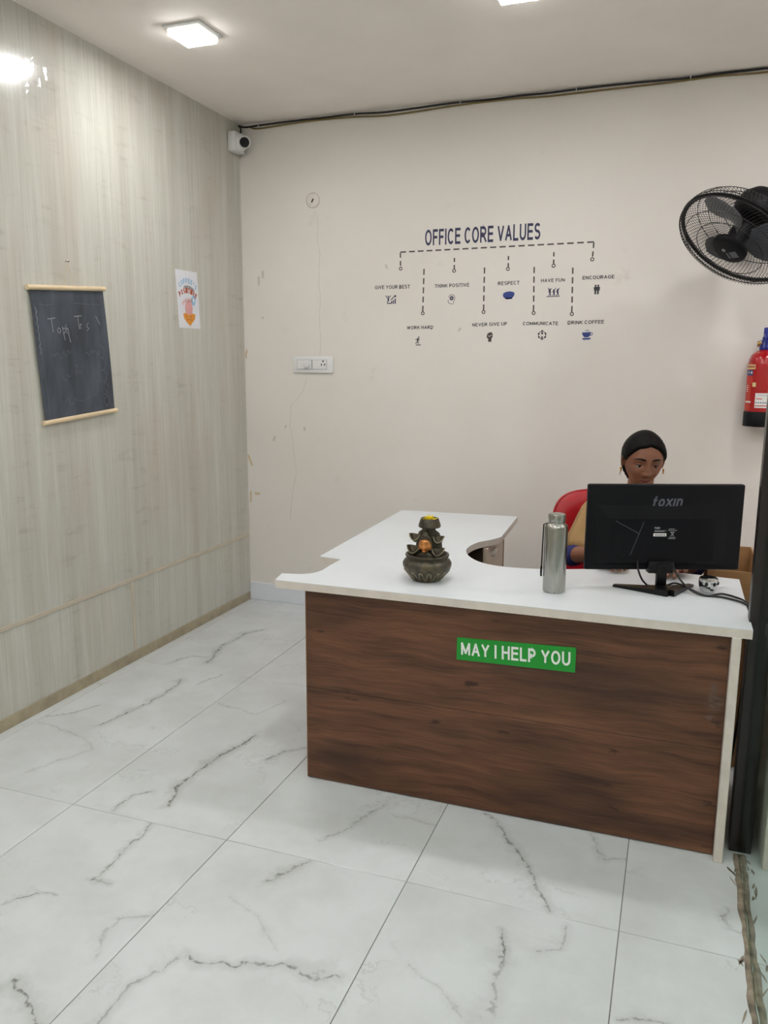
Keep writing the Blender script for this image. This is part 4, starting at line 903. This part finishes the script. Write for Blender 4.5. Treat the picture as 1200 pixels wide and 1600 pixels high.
# flowers in the top cup
mb = MB(); random.seed(5); fcx, fcy = fx+.004, fy+.010
for k in range(60):
    a = random.uniform(0, 2*PI); tl = random.uniform(.25, 1.3); L = random.uniform(.016, .024); r0 = random.uniform(0, .012)
    b0 = V3((fcx+r0*math.cos(a), fcy+r0*math.sin(a), ZT+.2085)); dv = V3((math.cos(a)*math.cos(tl), math.sin(a)*math.cos(tl), math.sin(tl)))*L; sd = V3((-math.sin(a), math.cos(a), 0))*.0038; up_ = V3((0, 0, .0008))
    mb.add([b0, b0+dv*.5+sd, b0+dv, b0+dv*.5-sd, b0+dv*.5+up_*2, b0+dv*.5-up_], [(0, 1, 4), (1, 2, 4), (2, 3, 4), (3, 0, 4), (0, 5, 1), (1, 5, 2), (2, 5, 3), (3, 5, 0)])
tag(at_base(mb.build('flower_head', M['yellow'], None)), 'yellow flower petals in the top cup of the bronze fountain', 'flower')
# steel bottle
bx_, by_ = -.3535, 2.645; Bq = Matrix.Translation((bx_, by_, ZT))
t = thing('water_bottle', (bx_, by_, ZT), 'steel water bottle with screw cap beside the monitor', 'bottle')
MB().lathe([(0, .002), (.033, 0), (.0365, .003), (.0375, .008), (.0375, .216), (.0368, .222), (.034, .228), (.028, .232), (.0265, .234), (.0265, .237)], 48, Bq, cap=False).build('flask', M['steel'], t, 40)
MB().lathe([(.0262, .2335), (.0262, .238), (0, .238)], 32, Bq, cap=False).build('gasket', M['black'], t)
MB().lathe([(.0275, .238), (.0285, .240), (.0285, .260), (.0275, .263), (.024, .2645), (0, .265)], 36, Bq, cap=False).build('cap', M['steel'], t, 35)
st_ = MB().tube([Bq @ V3((-.0275*math.cos(a), .0275*math.sin(a), .231)) for a in [2*PI*k/24 for k in range(24)]], .0022, 6, closed=True).build('strap_ring', M['steel'], t, 60)
MB().tube([Bq @ V3(p) for p in ((-.028, -.006, .231), (-.0405, -.008, .227), (-.042, -.008, .16), (-.0425, -.008, .10), (-.043, -.008, .075))], .0022, 6, sx=2).build('carry_strap', M['black'], t, 60)
MB().tube([Bq @ V3(p) for p in ((-.043, -.008, .085), (-.0435, -.008, .06), (-.043, -.006, .05))], .0034, 6, sx=1.6).build('strap_end', M['black'], t, 60)
# monitor seen from behind
mc = V3((-.022, 2.835, 0)); ma = math.radians(20.5)
MM = Matrix.Translation((mc.x, mc.y, 0)) @ Matrix.Rotation(ma, 4, 'Z')     # local x along the screen, -y towards the visitor
W2 = .2635
def mbx(a, b, r=.003, seg=2): return MB().rbox(a, b, r, seg, MM)
t = thing('computer_monitor', (mc.x, mc.y, ZT), 'black computer monitor seen from behind on the white desk', 'monitor')
back = mbx((-W2, -.012, .806), (W2, .012, 1.100), .006, 3).build('case', M['black'], t, 40)
mb = MB(); mb.loft([(V3(), 0, 0, None)], 3) if False else None
FMn = lambda d: (MM @ V3((0, d, 0)), (MM.to_3x3() @ V3((1, 0, 0))), V3((0, 0, 1)))
mb = MB(); o1 = [(-.235, .825), (.215, .825), (.215, 1.030), (-.235, 1.030)]; o2 = [(-.185, .835), (.165, .835), (.165, .985), (-.185, .985)]
Fk = FMn(0); vs = [MM @ V3((x, -.012, z)) for x, z in o1]+[MM @ V3((x, -.024, z)) for x, z in o2]
mb.add(vs, [(0, 1, 5, 4), (1, 2, 6, 5), (2, 3, 7, 6), (3, 0, 4, 7), (4, 5, 6, 7), (3, 2, 1, 0)]); bulge = mb.build('rear_housing', M['black'], t)
mbx((-W2+.006, .0105, .812), (W2-.006, .0128, 1.093), .001, 1).build('screen', M['screen'], t)
FQ = FMn(-.0125); FQ2 = FMn(-.0243)
text(MB(), 'foxin', (-.048, 1.024), (.052, 1.026), .037, FQ, .0003, .17, .12, .22).build('logo', M['greylogo'], back)
lb = flat(MB(), [(-.041, .9255), (.003, .9255), (.003, .936), (-.041, .936)], FQ2, .0004).build('barcode_label', M['labelwhite'], bulge)
for k in range(5): stroke(MB(), [(-.034+.007*k, .930), (-.030+.007*k, .930)], .004, FQ2, .0007).build('printed_line', M['charcoal'], lb)
mb = MB(); text(mb, 'foxin', (-.038, .951), (-.020, .951), .008, FQ2, .0004, .2)
for x0_, x1_, z in ((-.038, .002, .945), (-.038, -.004, .942), (.010, .030, .951), (.008, .038, .946), (.012, .034, .922), (.010, .034, .918)): stroke(mb, [(x0_, z), (x1_, z)], .0013, FQ2, .0004)
stroke(mb, [(.018, .926), (.028, .940)], .0016, FQ2, .0004); stroke(mb, [(.028, .926), (.018, .940)], .0016, FQ2, .0004); stroke(mb, [(.016, .940), (.030, .940)], .0016, FQ2, .0004)
mb.build('rating_print', M['greyplastic'], bulge, weld=False)
mb = MB()
for k in range(10):
    for q in range(2): stroke(mb, [(-.165+.010*q, .866+.007*k), (-.158+.010*q, .866+.007*k)], .0026, FQ2, .0003)
mb.build('vent_slots', M['blackgloss'], bulge, weld=False)
mb = MB(); stroke(mb, [(-.17, .978), (-.09, .935)], .0018, FQ2, .0003); stroke(mb, [(-.075, .975), (-.115, .860)], .0018, FQ2, .0003); mb.build('moulding_line', M['greylogo'], bulge)
mbx((-.055, -.040, .800), (.030, -.006, .842), .005, 2).build('stand_block', M['blackgloss'], t, 40)
mbx((-.027, -.045, ZT+.010), (.008, -.028, .83), .004, 2).build('stand_neck', M['blackgloss'], t, 40)
mb = MB()
for s, tip in ((-1, (-.158, .000)), (1, (.112, .005))):
    a0 = V3((-.010, -.095, 0)); a1 = V3((tip[0], tip[1], 0)); d = (a1-a0).normalized(); g = V3((-d.y, d.x, 0))
    for k in range(1):
        b0, b1 = a0-d*.012, a1; v0 = [(b0-g*.036, .0), (b0+g*.036, .0), (b1+g*.009, .0), (b1-g*.009, .0)]
        hz = [.020, .020, .007, .007]
        vs = [MM @ V3((p.x, p.y, ZT+.0002)) for p, _ in v0]+[MM @ V3(((p.x+ (a0.x if i < 2 else b1.x)*.0), p.y, ZT+hz[i])) for i, (p, _) in enumerate(v0)]
        mb.add(vs, [(3, 2, 1, 0), (4, 5, 6, 7), (0, 1, 5, 4), (1, 2, 6, 5), (2, 3, 7, 6), (3, 0, 4, 7)])
mb.build('stand_foot', M['blackgloss'], t, weld=False)
# chrome paperweight
px_, py_ = .132, 2.815; Pq = Matrix.Translation((px_, py_, ZT))
t = thing('paperweight', (px_, py_, ZT), 'small shiny round silver paperweight behind the monitor cables', 'paperweight')
MB().lathe([(0, 0), (.020, 0), (.025, .006), (.0295, .024), (.0305, .042), (.029, .050), (.024, .053), (0, .0535)], 14, Pq, cap=False).build('body', M['chrome'], t, 20)
mb = MB(); 
for k in range(7): a = 2*PI*k/7; mb.ball((px_+.0275*math.cos(a), py_+.0275*math.sin(a), ZT+.034), (.006, .006, .008), 8)
mb.build('dark_facets', M['blackgloss'], t, 40)
# monitor cables
W = lambda x, y, z: tuple(MM @ V3((x, y, z)))
cable('power_cable', [W(.030, -.028, .836), W(.034, -.036, .815), (.045, 2.80, .782), (.075, 2.77, .760), (.115, 2.755, .7492), (.165, 2.755, .7492), (.205, 2.735, .7495), (.238, 2.695, .7500), (.2495, 2.67, .738), (.2515, 2.65, .66), (.2505, 2.64, .50), (.24, 2.66, .30), (.232, 2.72, .1), (.228, 2.74, .0052), (.226, 2.9, .0052)], .0034, M['wire'], 'black cable looping from the monitor over the right end of the desk', k=8)
cable('video_cable', [W(-.090, -.028, .842), W(-.090, -.036, .818), W(-.082, -.048, .79), W(-.062, -.030, .766), W(-.038, -.015, ZT+.006), W(.015, -.018, ZT+.008), W(.05, -.035, ZT+.0195), (.12, 2.755, .7500), (.175, 2.795, .7492), (.222, 2.760, .7495), (.240, 2.725, .7500), (.2485, 2.705, .738), (.2505, 2.69, .62), (.2495, 2.70, .40), (.236, 2.74, .15), (.228, 2.78, .0052), (.226, 2.95, .0052)], .0034, M['wire'], 'black cable lying behind the monitor stand towards the desk end', k=8)

# ------------------------------------------------------------------ open cardboard box behind the desk
t = thing('cardboard_box', (.235, 3.33, 0), 'open brown cardboard box on the floor behind the desk end', 'box')
bx0, bx1, by0, by1, bh = .145, .322, 3.10, 3.56, .757
for a, b in (((bx0, by0, 0), (bx1, by0+.005, bh)), ((bx0, by1-.005, 0), (bx1, by1, bh)), ((bx0, by0+.005, 0), (bx0+.005, by1-.005, bh)), ((bx1-.005, by0+.005, 0), (bx1, by1-.005, bh))): MB().box(a, b).build('side', M['cardboard'], t)
MB().box((bx0+.005, by0+.005, 0), (bx1-.005, by1-.005, .005)).build('bottom', M['cardboard'], t)
MB().box((bx0+.005, by0+.18, bh-.19), (bx1-.006, by1-.006, bh-.185)).build('inner_flap', M['cardboard'], t)

# ------------------------------------------------------------------ red office chair
chx, chy = -.205, 3.60
t = thing('office_chair', (chx, chy, 0), 'red leatherette office chair behind the desk', 'chair')
def pad(name, cx0, cz0, hw, hh, thick, place, mat, rad=.11):
    """puffy rounded-rectangle cushion; place(u, v, w) -> world"""
    mb = MB(); nu, nv = 22, 22; vs = []; fs = []
    for s in (1, -1):
        for i in range(nu+1):
            for j in range(nv+1):
                a, b = 2*i/nu-1, 2*j/nv-1
                ex_ = 5; k = max(abs(a), abs(b)); L = (abs(a)**ex_+abs(b)**ex_)**(1/ex_) or 1; f = k/L if L else 1
                u, v = a*f*hw, b*f*hh; e = max(0, 1-k**6)
                vs.append(place(u, v, s*thick/2*(e**.5)*(1-.10*math.exp(-((k-.62)/.05)**2))))
    n1 = (nu+1)*(nv+1)
    for i in range(nu):
        for j in range(nv):
            k = i*(nv+1)+j; fs += [(k, k+1, k+nv+2, k+nv+1), (n1+k, n1+k+nv+1, n1+k+nv+2, n1+k+1)]
    return mb.add(vs, fs).build(name, mat, t, 70)
bk = lambda u, v, w_: V3((chx+u, chy+.10+.10*v+w_-.10*(u/.3)**2, .70+v))
backp = pad('backrest', 0, 0, .295, .242, .085, bk, M['red'])
MB().tube([bk(.30*math.copysign(abs(math.cos(a))**.4, math.cos(a))*.99, .242*math.copysign(abs(math.sin(a))**.4, math.sin(a))*.99, 0) for a in [2*PI*k/64 for k in range(64)]], .005, 6, closed=True).build('piping', M['red'], backp, 60)
se = lambda u, v, w_: V3((chx+u, chy-.14+v, .402+w_))
pad('seat', 0, 0, .26, .25, .09, se, M['red'])
for s in (-1, 1):
    MB().tube(catmull([(chx+s*.25, chy-.05, .43), (chx+s*.292, chy-.06, .46), (chx+s*.30, chy-.10, .58), (chx+s*.30, chy-.02, .632), (chx+s*.30, chy+.10, .64)], 5), .014, 10).build('armrest', M['black'], t, 60)
MB().tube([(chx, chy-.02, .395), (chx, chy+.16, .40), (chx, chy+.175, .52), (chx, chy+.16, .62)], .02, 10).build('back_bracket', M['black'], t, 60)
MB().lathe([(.09, .375), (.09, .392), (0, .392)], 20, Matrix.Translation((chx, chy-.14, 0))).build('seat_plate', M['black'], t, 40)
MB().lathe([(.03, .10), (.03, .26), (.018, .26), (.018, .376)], 16, Matrix.Translation((chx, chy-.14, 0))).build('gas_column', M['black'], t, 40)
for k in range(5):
    a = 2*PI*k/5+.3; e = V3((math.cos(a), math.sin(a), 0)); c0 = V3((chx, chy-.14, 0))
    MB().tube([c0+e*.02+V3((0, 0, .115)), c0+e*.15+V3((0, 0, .10)), c0+e*.27+V3((0, 0, .075))], [.026, .022, .016], 10).build('base_leg', M['black'], t, 60)
    g = V3((-e.y, e.x, 0)); cw = c0+e*.275+V3((0, 0, .0295))
    Cq = Matrix.Translation(cw) @ g.to_track_quat('Z', 'Y').to_matrix().to_4x4()
    MB().lathe([(.0, -.022), (.024, -.022), (.0285, -.018), (.0285, .018), (.024, .022), (0, .022)], 18, Cq, cap=False).tube([cw+V3((0, 0, .02)), cw+V3((0, 0, .05))], .008, 8).build('caster', M['blackgloss'], t, 50)

# ------------------------------------------------------------------ the person at the desk
PX_, PY_ = -.130, 3.50
person = None
hc = V3((-.119, 3.345, 1.122))                                   # head centre
HR = Matrix.Rotation(math.radians(16), 3, 'Z') @ Matrix.Rotation(math.radians(2), 3, 'Y') @ Matrix.Rotation(math.radians(11), 3, 'X')
def hp(p): return hc+HR @ V3(p)
def head_surface(d, extra=0.):
    """unit direction -> point on the head (face towards -y)"""
    a, b, c = .0715, .090, .112
    x, y, z = d.x*a, d.y*b, d.z*c
    if z > 0: x *= 1+.09*math.sin(PI*z/c); y *= 1+.06*math.sin(PI*z/c); z *= .965
    if z < 0:
        k = min(1, -z/c); x *= 1-.34*k**1.8
        if y > 0: y *= 1-.45*k
        else: y *= 1-.10*k**2
    if y < 0: x *= 1+.05*math.exp(-((z+.02)/.03)**2)*(-y/b)**.5
    if d.y < 0:
        f = min(1., -d.y*1.8)
        g = lambda gx, gz, sx, sz: math.exp(-((x-gx)/sx)**2-((z-gz)/sz)**2)
        g2 = lambda gx, gz, sx, sz: g(gx, gz, sx, sz)+g(-gx, gz, sx, sz)
        dy = 0
        dy -= .007*g(0, .006, .0075, .016)+.014*g(0, -.016, .0080, .015)+.017*g(0, -.032, .0098, .0085)+.008*g2(.0125, -.035, .0065, .0065)   # nose
        dy += .0105*g2(.031, .002, .0165, .0115)                                                                                    # eye sockets
        dy -= .0035*g2(.030, .024, .020, .008)                                                                                     # brow
        dy -= .0055*g2(.040, -.030, .018, .020)                                                                                    # cheeks
        dy -= .006*g(0, -.0585, .017, .0055)+.0068*g(0, -.0695, .015, .006)-.004*g(0, -.064, .019, .0018)                          # lips
        dy += .004*g(0, -.080, .016, .006); dy -= .008*g(0, -.098, .018, .011)                                                     # chin
        y += dy*f
    return V3((x, y, z))
def head_grid(n=120, k=96):
    vs = []; fs = []
    for i in range(k+1):
        ph = PI*i/k
        for j in range(n):
            th = 2*PI*j/n; vs.append(V3((math.sin(ph)*math.cos(th), math.sin(ph)*math.sin(th), -math.cos(ph))))
    for i in range(k):
        for j in range(n): l = (j+1) % n; fs.append((i*n+j, i*n+l, (i+1)*n+l, (i+1)*n+j))
    return vs, fs
dirs, hfaces = head_grid()
hsurf = [head_surface(d) for d in dirs]
def face_y(x, z):
    best = min((p for p in hsurf if p.y < -.02), key=lambda p: (p.x-x)**2+(p.z-z)**2); return best.y
body = MB()
body.add([hp(p) for p in hsurf], hfaces)
ER = Matrix.Rotation(math.radians(18), 4, 'Z')
for s in (-1, 1):                                               # ears
    for (dx, dy, dz), r in (((.0785, .012, .000), (.0055, .017, .029)), ((.0775, .006, -.021), (.006, .009, .014))):
        body.ball(hp((s*dx, dy, dz)), r, 14, HR.to_4x4() @ Matrix.Rotation(s*math.radians(22), 4, 'Z'))
pw = lambda x, y, z: V3((PX_+x, PY_+y, z))
body.capsule(pw(.008, -.135, 1.06), pw(0, -.085, .95), .049, .056)
body.loft([(pw(0, .0, .47), .13, .10, None), (pw(0, .0, .53), .155, .115, None), (pw(0, -.01, .62), .135, .095, None), (pw(0, -.02, .72), .12, .085, None), (pw(0, -.045, .82), .14, .095, None), (pw(0, -.06, .89), .15, .085, None), (pw(0, -.068, .94), .115, .065, None), (pw(0, -.075, .975), .06, .052, None)], 24)
SH = {-1: pw(-.152, -.068, .898), 1: pw(.152, -.068, .898)}
EL = {-1: pw(-.243, -.205, .722), 1: pw(.225, -.215, .722)}
WR = {-1: pw(-.110, -.405, .783), 1: pw(.165, -.420, .783)}
for s in (-1, 1):
    body.capsule(SH[s], EL[s], .043, .037); body.capsule(EL[s], WR[s], .038, .024)
    fd = (WR[s]-EL[s]); fd.z = 0; fd.normalize(); sd = V3((fd.y, -fd.x, 0))*(-s)       # sd points to the thumb side (inwards)
    w0 = WR[s]; dn = V3((0, 0, -1))
    k0 = w0+fd*.085+dn*.012                                                     # knuckle line
    zr = Matrix(((sd.x, 0, fd.x), (sd.y, 0, fd.y), (0, 1, 0))).to_4x4()
    body.loft([(w0-fd*.012, .023, .018, zr), (w0+fd*.02+dn*.003, .029, .015, zr), (w0+fd*.055+dn*.008, .038, .0135, zr), (k0, .039, .0115, zr), (k0+fd*.008, .034, .009, zr)], 18)
    for q, (off, L) in enumerate(((.029, .066), (.0098, .074), (-.0098, .069), (-.0285, .054))):
        b = k0+sd*off; dirn = (fd+sd*(off*2.4)).normalized()
        p1 = b+dirn*L*.45+V3((0, 0, .004)); p2 = p1+dirn*L*.33+dn*.008; p3 = p2+dirn*L*.22+dn*.008
        body.capsule(b-dirn*.012, p1, .0088, .0082, 10); body.capsule(p1, p2, .0082, .0075, 10); body.capsule(p2, p3, .0075, .0066, 10)
    th0 = w0+fd*.025+sd*.022+dn*.005; th1 = th0+fd*.030+sd*.024+dn*.004; th2 = th1+fd*.030+sd*.006+dn*.005
    body.capsule(th0, th1, .0135, .010, 10); body.capsule(th1, th2, .010, .0080, 10)
    hip = pw(s*.085, -.01, .525); kn = pw(s*.10, -.40, .525); an = pw(s*.095, -.385, .095); to = pw(s*.10, -.52, .035)
    body.capsule(hip, kn, .082, .058); body.capsule(kn, an, .055, .035); body.capsule(an, pw(s*.095, -.37, .045), .036, .034); body.capsule(pw(s*.095, -.38, .038), to, .034, .026)
def remeshed(mb, voxel, it=3):
    me = bpy.data.meshes.new('tmp'); me.from_pydata(mb.v, [], mb.f)
    bm = bmesh.new(); bm.from_mesh(me); bmesh.ops.recalc_face_normals(bm, faces=bm.faces); bm.to_mesh(me); bm.free()
    ob = bpy.data.objects.new('tmp', me); COL.objects.link(ob)
    r = ob.modifiers.new('r', 'REMESH'); r.mode = 'VOXEL'; r.voxel_size = voxel; r.use_smooth_shade = True
    sm = ob.modifiers.new('s', 'SMOOTH'); sm.factor = .5; sm.iterations = it
    ev = ob.evaluated_get(bpy.context.evaluated_depsgraph_get()); out = bpy.data.meshes.new_from_object(ev)
    bpy.data.objects.remove(ob); return out
bme = remeshed(body, .0034, 2); bme.name = 'person'
bme.materials.clear(); bme.materials.append(M['skin'])
person = bpy.data.objects.new('person', bme); COL.objects.link(person)
bme.transform(Matrix.Translation((-PX_, -PY_, 0))); person.location = (PX_, PY_, 0); WORLD['person'] = V3((PX_, PY_, 0))
tag(person, 'seated person in tan shawl and blue top looking down at the monitor', 'person')
def cloth_obj(name, me, mat):
    me.name = name; me.materials.clear(); me.materials.append(mat); o = bpy.data.objects.new(name, me); COL.objects.link(o)
    me.transform(Matrix.Translation((-PX_, -PY_, 0))); o.parent = person; WORLD[o.name] = WORLD['person']; return o
# hair: the head pushed outwards where hair grows, tucked under the skin on the face
hv = []
for d, p in zip(dirs, hsurf):
    az = abs(math.atan2(d.x, -d.y)); el_ = math.asin(max(-1, min(1, d.z)))
    # hairline elevation as a function of azimuth from the face
    part = .06*math.exp(-((math.atan2(d.x, -d.y)-.12)/.25)**2)
    line = (.60+.10*math.cos(az*2.2)+part-.46*max(0, min(1, (az-.55)/.75))**1.3) if az < 1.62 else .0-1.05*min(1, (az-1.62)/.5)
    if 1.3 < az < 1.62: line = line+(.0-line)*((az-1.3)/.32)**2
    mk = max(0, min(1, (el_-line)/.12+.5)); mk = mk*mk*(3-2*mk)
    strand = .0010*math.sin(d.x*70+4*d.z)
    hv.append(hp(p+d*(-.006+mk*(.0165+.006*max(0, d.y)+strand))))
hm = MB().add(hv, hfaces)
hair = hm.build('hair', M['hair'], person, 80)
mb = MB(); mb.ball(hp((.0, .108, -.030)), (.036, .030, .034), 18); bun = mb.build('hair_bun', M['hair'], hair, 80)
mb = MB(); mb.tube(catmull([hp((-.070, -.012, .010)), hp((-.078, -.012, -.020)), hp((-.080, .004, -.052)), hp((-.078, .010, -.075))], 5), .0006, 5); mb.tube(catmull([hp((-.066, -.018, .010)), hp((-.076, -.002, -.030)), hp((-.084, .012, -.070))], 5), .0006, 5); mb.build('loose_strand', M['hair'], hair, 80)
# eyes, lids, brows, lips, earrings
for s in (-1, 1):
    ey0 = V3((s*.0305, face_y(s*.0305, .002)+.0058, .000)); 
    eb = MB().ball(hp(ey0), .0118, 20); eye = eb.build('eye', M['eyewhite'], person, 80)
    gz = V3((.10, -.90, -.36)).normalized(); mb = MB(); mb.ball(hp(ey0+gz*.0070), .0068, 16); mb.build('iris', M['iris'], eye, 80)
    def lid(e0, e1, r, mat, name, par):
        mb = MB(); vs = []; fs = []; na, ne = 14, 7
        for i in range(ne+1):
            e = e0+(e1-e0)*i/ne
            for j in range(na+1):
                a = -1.35+2.7*j/na
                d = V3((math.sin(a)*math.cos(e*math.cos(a*.75)), -math.cos(a)*math.cos(e*math.cos(a*.75)), math.sin(e*math.cos(a*.75)))); vs.append(hp(ey0+d*r))
        for i in range(ne):
            for j in range(na): k = i*(na+1)+j; fs.append((k, k+1, k+na+2, k+na+1))
        return mb.add(vs, fs).build(name, mat, par, 80)
    up_l = lid(.08, 1.25, .0127, M['skin'], 'eyelid', person); lo_l = lid(-1.2, -.60, .0126, M['skin'], 'eyelid', person)
    lid(.0, .26, .0132, M['hair'], 'eyelash', up_l); lid(-.66, -.55, .0130, M['hair'], 'eyelash', lo_l)
    pts = []
    for k in range(9):
        u = k/8; x = s*(.012+.040*u); z = .0225+.0062*math.sin(PI*min(1, u*.72+.12))-.004*u*u
        pts.append(hp((x, face_y(x, z)-.0006, z)))
    MB().tube(pts, [.0020, .0032, .0036, .0036, .0034, .0031, .0026, .0019, .0010], 8).build('eyebrow', M['hair'], person, 80)
    ear = hp((s*.0835, -.004, -.036)); MB().ball(ear, .0042, 12).ball(ear+V3((0, -.001, -.007)), .0034, 10).tube([ear+V3((0, -.001, -.010)), ear+V3((0, -.001, -.016))], [.002, .0028], 8).build('earring', M['gold'], person, 60)
mb = MB()
for z, h_ in ((-.0585, .0036), (-.0695, .0042)):
    pts = []; rs = []
    for k in range(11): u = -1+.2*k; x = u*.021; zz = z-(.001 if z > -.06 else -.0035)*u*u*1.5; pts.append(hp((x, face_y(x, zz)+.0012, zz))); rs.append(h_*(1-u*u)**.5+.0006)
    mb.tube(pts, rs, 8)
mb.build('lips', M['lips'], person, 80)
# clothes
kb = MB()
kb.loft([(pw(0, .0, .44), .165, .125, None), (pw(0, .0, .53), .172, .128, None), (pw(0, -.01, .62), .148, .106, None), (pw(0, -.02, .72), .133, .096, None), (pw(0, -.045, .82), .152, .106, None), (pw(0, -.06, .89), .160, .096, None), (pw(0, -.068, .935), .122, .076, None), (pw(0, -.072, .955), .078, .064, None)], 24)
for s in (-1, 1):
    kb.capsule(SH[s], EL[s], .049, .047); kb.capsule(EL[s], EL[s]+(WR[s]-EL[s])*.12, .047, .045)
cloth_obj('kurta', remeshed(kb, .006, 4), M['bluecloth'])
lg = MB()
for s in (-1, 1):
    lg.capsule(pw(s*.085, -.01, .525), pw(s*.10, -.40, .525), .090, .066); lg.capsule(pw(s*.10, -.40, .525), pw(s*.095, -.387, .13), .063, .045)
cloth_obj('leggings', remeshed(lg, .007, 4), M['bluecloth'])
for s in (-1, 1):
    sl = MB(); fr_ = (V3((0, 0, 0)), V3((1, 0, 0)), V3((0, 1, 0)))
    out = [(PX_+s*.097+.036*math.cos(a), PY_-.44+.115*math.sin(a)) for a in [2*PI*k/20 for k in range(20)]]
    so_ = sl.prism(out, .0, .012, fr_).build('sandal', M['darkwood'], person)
    MB().tube(catmull([(PX_+s*.097-.036, PY_-.46, .012), (PX_+s*.097-.026, PY_-.47, .055), (PX_+s*.098, PY_-.475, .070), (PX_+s*.097+.026, PY_-.47, .055), (PX_+s*.097+.036, PY_-.46, .012)], 4), .005, 8, sx=2).build('strap', M['darkwood'], so_, 60)
# shawl: a cape over the shoulders, hem at the elbow
mb = MB(); vs = []; fs = []; n = 72
prof = [(.985, .060, .058, -.078), (.972, .098, .076, -.075), (.958, .150, .092, -.071), (.938, .196, .104, -.068), (.908, .220, .114, -.069), (.870, .236, .125, -.075), (.830, .250, .136, -.085), (.795, .264, .147, -.092), (.766, .272, .156, -.096)]
for i, (z, rx, ry, cy) in enumerate(prof):
    for j in range(n):
        a = 2*PI*j/n; rip = 1+.030*(i/8)**1.5*math.sin(a*9+1.3*math.sin(a*2)); ca, sa = math.cos(a), math.sin(a)
        fwd_ = -.055*(i/8)*abs(ca)**1.5; k = .82
        x = math.copysign(abs(ca)**k, ca)*rx*rip; y = math.copysign(abs(sa)**k, sa)*ry*rip
        if y > 0: y = min(y, .150)
        vs.append(pw(x, cy+y+fwd_, z+.010*(i/8)*math.sin(a*3)*.4))
for i in range(len(prof)-1):
    for j in range(n): l = (j+1) % n; fs.append((i*n+j, i*n+l, (i+1)*n+l, (i+1)*n+j))
sh = mb.add(vs, fs).build('shawl', M['tan'], person, 70)
md = sh.modifiers.new('thickness', 'SOLIDIFY'); md.thickness = .004; md.offset = 1
